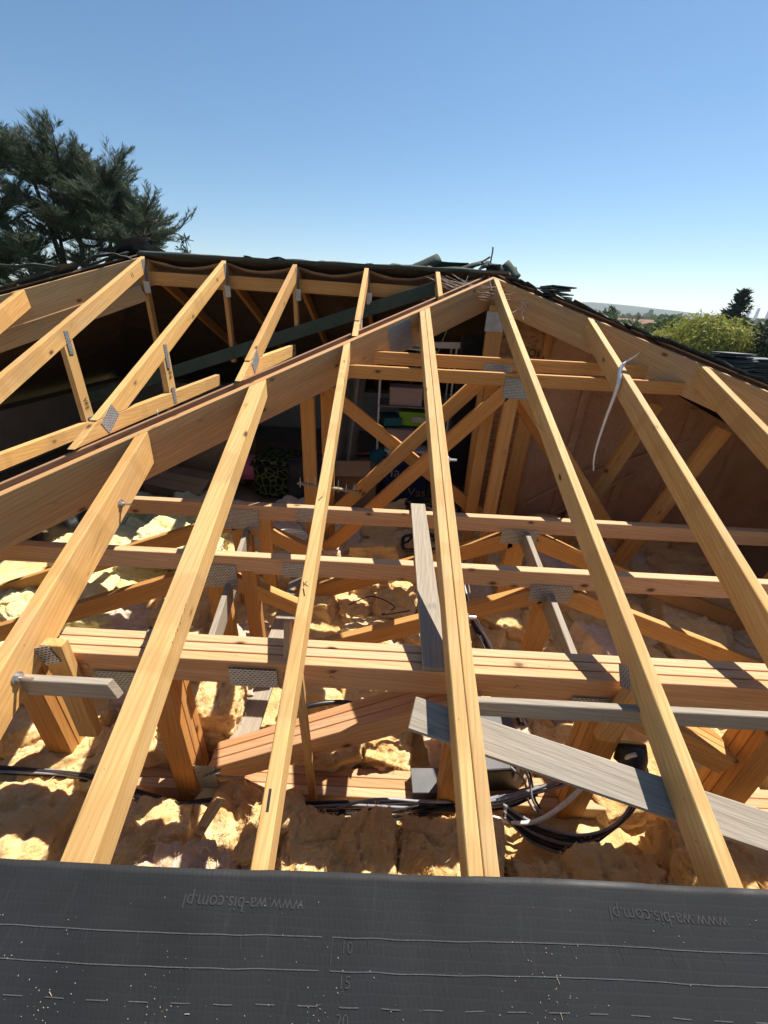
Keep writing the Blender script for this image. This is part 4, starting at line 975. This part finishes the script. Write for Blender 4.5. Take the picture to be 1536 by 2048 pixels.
ridge_tile('dark ridge piece drooping on the right hip', (1.0, 3.98, .355), -.3, .0, .75, .16, .09, 2.6)
scrap('crumpled felt heap at the apex', (.76, 4.02, .325), (.26, .2), -.3, amp=.09, fold=.05)
scrap('small felt flap poking above the ridge', (-.24, 3.98, .305), (.10, .1), .2, amp=.05, fold=.03)
for k, x in enumerate((-1.78, -1.20, -.62, -.02, .12, -1.0)):
    scrap(('curled felt tatter on the ridge above the first noggin', 'curled felt tatter on the ridge right of the second truss', 'felt tatter on the ridge right of the third truss', 'felt tatter on the ridge right of the fourth truss', 'felt tatter on the ridge next to the propped tile', 'low felt tatter on the ridge between the second and third trusses')[k], (x, 3.93, .312), (.16, .07), random.uniform(-.2, .2), 'felt', .035, .012)
scrap('torn dark covering edge along the far left hip', (-2.55, 3.52, .14), (.9, .14), .86, 'slate', .03, .02, rx=-.1)
scrap('dark covering scrap below it on the far left hip', (-2.30, 3.72, .245), (.35, .12), .8, 'slate', .05, .03)
board('loose_lath', 'pale lath stuck up among the felt at the apex', (.62, 4.05, .33), (.78, 4.0, .43), .03, .012)
board('loose_lath', 'grey lath lying beside the apex', (.55, 4.1, .345), (.70, 4.1, .395), .03, .012)
tube('wire_stub', [(.80, 4.05, .38), (.805, 4.05, .47), (.80, 4.04, .50)], .006, 'black')['label'] = 'black wire stub standing at the apex'; bpy.data.objects['wire_stub']['category'] = 'wire'
def tarp(u, v):
    a = (u-.5); b = (v-.5); hgt = .125*(1-(2*a)**4)*(1-(2*b)**2)*(.8+.35*math.sin(u*4.4+.6)) + .022*noise.noise(Vector((u*7, v*6, 2)))+.012*abs(noise.noise(Vector((u*17, v*9, 5))))
    return Vector((-2.19+.46*a, 4.08+.3*b, .305+hgt-.02*abs(a)))
o = sheet('tarpaulin', tarp, 34, 18, .003, 'blackcloth'); tag(o, 'black tarpaulin bundle on the ridge in front of the cedar', 'tarpaulin')
# cobwebs near the apex
V, F = [], []
random.seed(2)
def thread(a, b, sag=.03):
    a, b = Vector(a), Vector(b); v, f = tube_data([a, a.lerp(b, .35)-ZUP*sag, a.lerp(b, .7)-ZUP*sag*.8, b], .0010, 3, 4); i = len(V); V.extend(v); F.extend([tuple(k+i for k in q) for q in f])
for k in range(26):
    thread((.72+random.uniform(-.5, .05), 3.80-random.uniform(.0, .05), .27-random.uniform(0, .08)), (.80+random.uniform(-.02, .3), 3.72-random.uniform(0, .2), .20-random.uniform(0, .12)), random.uniform(.01, .05))
for k in range(18): thread((1.0+random.uniform(-.02, .05), 3.55, .10), (.95+random.uniform(-.1, .35), 3.62-random.uniform(0, .25), .07-random.uniform(0, .15)), .02)
o = put('cobweb', mesh('cobweb', V, F), M['cobweb']); tag(o, 'wispy cobweb threads around the apex', 'cobweb', kind='stuff')

# ------------------------------------------------------------------ trees
def blade_mesh(name, items):
    """items: (pos, dir, length, width)"""
    V, F = [], []
    for p, d, L, wd in items:
        sd = d.cross(Vector((random.uniform(-1, 1), random.uniform(-1, 1), random.uniform(-1, 1))))
        if sd.length < 1e-4: sd = d.orthogonal()
        sd = sd.normalized()*wd; i = len(V)
        V += [p-sd*.4, p+d*L*.55+sd, p+d*L, p+d*L*.45-sd]; F.append((i, i+1, i+2, i+3))
    return mesh(name, V, F)
def at(az, el, dist): 
    a, e = R(az), R(el); return Vector((dist*math.sin(a), dist*math.cos(a), dist*math.tan(e)))
def rv(s=1.0): return Vector((random.gauss(0, s), random.gauss(0, s), random.gauss(0, s)))
def trunk_mesh(segs, name='trunk'):
    V, F = [], []
    for pts, r0_, r1_, sg in segs:
        v, f = tube_data(pts, (r0_, r1_), sg, 5); i = len(V); V += v; F += [tuple(k+i for k in q) for q in f]
    return mesh(name, V, F, True)
def cedar(label):
    base = at(-34.5, 0, 17.5); base.z = GZ
    t = thing('cedar_tree', label, 'tree', tuple(base)); segs, items = [], []
    top = base + Vector((.4, 0, 6.8))
    def limb(p0, p1, r, up, n_sub, spread):
        mid = p0.lerp(p1, .5) - ZUP*up*.25 + rv(.12); pts = [p0, mid, p1]; segs.append((pts, r, r*.22, 6))
        cp = catmull(pts, 10); d0 = (p1-p0).normalized()
        for k in range(n_sub):
            f = .22 + .78*(k+random.random())/n_sub; p = cp[min(int(f*(len(cp)-1)), len(cp)-1)]
            side = d0.cross(ZUP).normalized()*random.uniform(-1, 1)
            d = (d0*.7 + side*.9 + ZUP*random.uniform(-.15, .55) + rv(.18)).normalized(); L = spread*random.uniform(.5, 1.1)*(1.15-f*.55)
            tip = p+d*L; segs.append(([p, p+d*L*.5+ZUP*.03, tip], r*.14+.006, .004, 3))
            m = int(24*L/.8)+6
            for q in range(m):
                g = (q+random.random())/m; b = p+d*L*g
                dd = (d*.75 + d.cross(ZUP).normalized()*random.choice((-1, 1))*random.uniform(.25, .9) + ZUP*random.uniform(-.05, .6)).normalized()
                tw = random.uniform(.14, .40)*(1.1-.5*g)
                for h_ in range(3): items.append((b, (dd+rv(.16)).normalized(), tw*random.uniform(.7, 1.1), random.uniform(.004, .009)))
    # several stems fork low
    stems = []
    for (az, el, dist, r) in ((-33.6, 9.5, 17.5, .13), (-30.5, 8.5, 17.0, .11), (-36.5, 10.4, 18, .15), (-28.2, 5.5, 16.8, .08), (-41, 9.6, 17.5, .12), (-46, 9, 18, .12), (-35.2, 9.0, 18.5, .10)):
        tip = at(az, el, dist); p0 = base + Vector((random.uniform(-.25, .25), random.uniform(-.2, .2), 1.8)); mid = p0.lerp(tip, .45)+rv(.15); mid.x = p0.x*.55+tip.x*.45
        segs.append(([base+Vector((0, 0, 0)), p0, mid, tip], r*1.6, r*.25, 8)); stems.append(catmull([p0, mid, tip], 12))
    tips = [(-33, 14.0), (-34.5, 12.9), (-31.2, 12.3), (-29.8, 11.6), (-36, 13.8), (-38.5, 14.8), (-40, 13.5), (-28.6, 10.4), (-27.7, 9.0), (-28.1, 7.6), (-26.2, 7.7), (-25.6, 6.9), (-25.0, 6.0), (-25.8, 5.0), (-27.2, 5.8), (-30, 8.8), (-32, 10.6), (-33.5, 9.0), (-36, 10.6), (-38, 11.4), (-41, 12.4), (-43, 11.0), (-44, 9.2), (-45, 7.4), (-42, 6.6), (-40, 8.2), (-38, 8), (-36, 6.4), (-39, 4.8), (-42, 3.8), (-45, 4.6), (-31, 6.6), (-29, 6.6), (-28.5, 5.0), (-30.6, 4.6), (-33, 6.8), (-37.5, 3.4), (-41, 2.2), (-44, 1.4), (-38.5, 1.2), (-35.2, 2.6), (-47, 12), (-48, 8), (-48, 4), (-36.5, 12), (-30.8, 9.9), (-37, 5), (-40, 6.2), (-43, 5.4), (-46, 6), (-39.5, 3.2), (-43, 2.6), (-46, 2.6), (-36.8, 1.6), (-41.5, 9.6), (-38.8, 9.6), (-34.6, 7.6), (-32.3, 8.4), (-29.4, 8.0), (-33, 5.2), (-31.8, 5.4), (-29.6, 5.6)]
    OUT = [(-60, 13.2), (-37.5, 12.4), (-36.1, 12.2), (-34.1, 13.6), (-33.7, 11.9), (-32.5, 12.8), (-30.8, 11.8), (-29.4, 9.6), (-28.6, 8.0), (-26.8, 8.8), (-25.7, 7.2), (-24, 4)]
    def emax(a): 
        for (a0, e0), (a1, e1) in zip(OUT, OUT[1:]):
            if a0 <= a <= a1: return e0+(e1-e0)*(a-a0)/(a1-a0)
        return 6
    for az, el in tips:
        az = az-1.1 if az > -30 else az; el = min(el, emax(az)-1.5)
        tip = at(az, el, random.uniform(15.3, 19.5)); best = min((p for s in stems for p in s), key=lambda p: (p-tip).length + max(0, p.z-tip.z+.3)*2.2)
        limb(best, tip, .045, .5, 24, 1.0)
        q = best.lerp(tip, .5)
        for z in range(2):
            e = q + Vector((random.uniform(-1, 1), random.uniform(-1.4, 1.4), random.uniform(-.1, .8))); limb(q, e, .02, .2, 8, .75)
    put('trunk', trunk_mesh(segs), M['bark'], None, t); put('crown', blade_mesh('crown', items), M['needle'], None, t); return t
random.seed(31); cedar('large dark cedar with rising limbs at the left edge')

def conifer(label, az, dist, top_el, base_r, mat='needle2', name='conifer_tree', dens=1.0, group=None):
    base = at(az, 0, dist); base.z = GZ; topz = dist*math.tan(R(top_el)); Ht = topz-GZ
    t = thing(name, label, 'tree', tuple(base), group); segs = [([base, base+Vector((.1, 0, Ht*.5)), base+Vector((0, 0, Ht))], Ht*.018, .01, 7)]; items = []
    nl = int(26*dens)
    for k in range(nl):
        f = (k+.5)/nl; z = Ht*(.12+.87*f); rr_ = base_r*(1-f)**.8*random.uniform(.7, 1.15)+.12
        for j in range(max(4, int(8*(1-f)+3))):
            a = random.uniform(0, 6.28); d = Vector((math.cos(a), math.sin(a), random.uniform(.05, .5)*(.3+f))).normalized(); L = rr_*random.uniform(.6, 1.1); p = base+ZUP*z
            segs.append(([p, p+d*L*.5-ZUP*L*.06, p+d*L], .03*(1-f)+.012, .006, 3))
            m = int((7+14*L/base_r)*dens)
            for q in range(m):
                b = p+d*L*(.15+.85*(q+random.random())/m)
                for h_ in range(3): items.append((b+rv(.05), (d*.6+rv(.5)+ZUP*.15).normalized(), base_r*random.uniform(.08, .20), base_r*random.uniform(.012, .028)))
    put('trunk', trunk_mesh(segs), M['bark'], None, t); put('crown', blade_mesh('crown', items), M[mat], None, t); return t
random.seed(41)
conifer('pointed spruce tree behind the pale green willow', 36.9, 40, 3.1, 2.6, dens=1.2)
conifer('bare topped conifer tip beside the tarpaulin', -24.1, 21, 6.3, 1.5, dens=.55)
conifer('small pointed conifer on the horizon beside the right hip', 25.6, 62, 1.35, 2.2, dens=.7)
conifer('small spruce on the horizon just behind the right hip', 21.2, 55, 1.6, 2.0, dens=.7)
conifer('thin dark conifer left of the pale green willow', 30.4, 70, .5, 1.4, dens=.6)
def bushy(label, az, dist, cel, rx, rz, mat, n, size, droop=0.0, name='broadleaf_tree', group=None, lobes=22):
    base = at(az, 0, dist); c = base.copy(); c.z = dist*math.tan(R(cel)); base.z = GZ
    t = thing(name, label, 'tree', tuple(base), group); segs = [([base, base.lerp(c, .6)+rv(.1), c], rx*.07, rx*.03, 7)]; items = []
    for k in range(lobes):
        d = rv(1); d.normalize(); d.z = abs(d.z)*1.0 - .25; lc = c+Vector((d.x*rx*.68, d.y*rx*.68, d.z*rz*.75)); lr = rx*random.uniform(.28, .46)
        segs.append(([c-ZUP*rz*.4, c.lerp(lc, .6)-ZUP*.1*rz, lc], rx*.03, rx*.008, 4))
        for q in range(n//lobes):
            e = rv(1).normalized(); p = lc+Vector((e.x, e.y, e.z*rz/rx*.95))*lr*random.random()**.33
            dd = (e*(1-droop)+Vector((0, 0, -1.3))*droop+rv(.35)).normalized()
            items.append((p, dd, size*random.uniform(.6, 1.5), size*random.uniform(.14, .34)*(1 if not droop else .5)))
    put('trunk', trunk_mesh(segs), M['bark'], None, t); put('crown', blade_mesh('crown', items), M[mat], None, t); return t
bushy('pale yellow green willow mound behind the slate stacks', 34.6, 30, -1.5, 2.6, 1.55, 'willow', 13000, .24, .5, 'willow_tree', lobes=34)
bushy('dark leafy tree at the right edge behind the slates', 41.4, 30, -2.4, 2.0, 1.9, 'leaf_dark', 4000, .24)
bushy('dark tree right behind the spruce', 39.6, 70, -1.2, 3.0, 2.0, 'leaf_dark', 2600, .4)
bushy('round green tree beside the right hip on the horizon', 24.3, 58, -1.2, 3.2, 2.1, 'leaf', 4000, .42)
bushy('second round green tree left of the red roof', 27.4, 75, -1.5, 3.4, 2.2, 'leaf', 3000, .5)
bushy('leafy tree just left of the pale green willow', 31.6, 48, -1.9, 2.8, 2.1, 'leaf', 3600, .38)
bushy('dark bush low behind the middle of the right hip', 29.4, 40, -2.8, 2.6, 1.6, 'leaf_dark', 2600, .34)
# distant tree belts that read as one mass
random.seed(51); V, F = [], []
for k in range(5200):
    d = random.choice((120, 170, 240, 340, 480, 700)); az = random.uniform(12, 52) if k % 3 else random.uniform(-60, 12)
    clump = 2.2+2.8*abs(noise.noise(Vector((az*.9, d*.01, 2))))*d/160
    p = at(az, 0, d*random.uniform(.93, 1.07)); p.z = GZ + random.random()**.7*(clump*1.6+d*.004)
    s = d*.0062*random.uniform(.6, 1.5); a = random.uniform(0, 6.28); e = Vector((math.cos(a), math.sin(a), random.uniform(-.6, .6))).normalized(); u = e.orthogonal().normalized(); vv = e.cross(u)
    i = len(V); m5 = 5; V += [p+u*s*math.cos(q*6.283/m5)*random.uniform(.6, 1.2)+vv*s*math.sin(q*6.283/m5)*random.uniform(.6, 1.2)+e*s*.3*random.uniform(-1, 1) for q in range(m5)]; F.append(tuple(range(i, i+m5)))
o = put('tree_belt', mesh('tree_belt', V, F), M['leaf']); tag(o, 'far belts of trees across the plain reading as one mass', 'trees', kind='stuff')
# far houses and the three chimneys
def far_house(label, az, dist, w_, d_s, hwall, hroof, rz):
    b = at(az, 0, dist); b.z = GZ; t = thing('far_house', label, 'house', tuple(b)); rot = Matrix.Translation(b) @ Matrix.Rotation(rz, 4, 'Z')
    box('wall', b+ZUP*hwall/2, (w_, d_s, hwall), 'render_wall', t, rz, 0)
    V = [(-w_/2-.4, -d_s/2-.4, hwall), (w_/2+.4, -d_s/2-.4, hwall), (w_/2+.4, d_s/2+.4, hwall), (-w_/2-.4, d_s/2+.4, hwall), (-w_/2-.4, 0, hwall+hroof), (w_/2+.4, 0, hwall+hroof)]
    ro = put('roof', mesh('roof', V, [(0, 1, 5, 4), (2, 3, 4, 5), (0, 4, 3), (1, 2, 5), (3, 2, 1, 0)]), M['ptile'], rot, t)
    put('chimney', box('chimney', (0, 0, 0), (.6, .6, 1.4), 'ptile', None, 0, 0).data, M['ptile'], rot @ Matrix.Translation((w_*.25, .5, hwall+hroof)), ro)
    bpy.data.objects.remove(bpy.data.objects['chimney'])
far_house('house with a brown tiled roof among the trees', 29.0, 82, 12, 8, 2.2, 1.9, .5)
far_house('small house with a tiled roof further off among the trees', 27.2, 130, 12, 8, 3, 2.4, -.3)
o = box('warehouse', at(28.2, 0, 240)+ZUP*(GZ+3.2), (26, 10, 4.4), 'white', None, -.4, .05); tag(o, 'long white warehouse far off on the plain', 'building')
for k, az in enumerate((37.85, 38.5, 39.35)):
    b = at(az, 0, 2000); V, F = tube_data([Vector((b.x, b.y, GZ)), Vector((b.x, b.y, 59))], (5.5, 4.6), 14, 3, True)
    o = put('power_station_chimney', mesh('power_station_chimney', V, F, True), M['concrete']); tag(o, ('leftmost of three tall grey chimneys on the horizon', 'middle one of three tall grey chimneys on the horizon', 'rightmost of three tall grey chimneys on the horizon')[k], 'chimney', 'chimneys on the horizon')

# ------------------------------------------------------------------ the air: thin summer haze round camera and scene
hz = NT('summer_haze'); hz.t.nodes.remove(hz.b)
pv = hz.n('ShaderNodeVolumePrincipled', i_Density=.00022, i_Anisotropy=.2); pv.inputs['Color'].default_value = (.80, .88, 1.0, 1)
hz.l(pv.outputs[0], hz.out.inputs['Volume'])
bm = bmesh.new(); bmesh.ops.create_cube(bm, size=1)
for v in bm.verts: v.co = Vector((v.co.x*7400, v.co.y*7400, -18 if v.co.z < 0 else 100))
o = put('haze', bm_mesh(bm, 'haze'), hz.m); tag(o, None, None, kind='stuff')
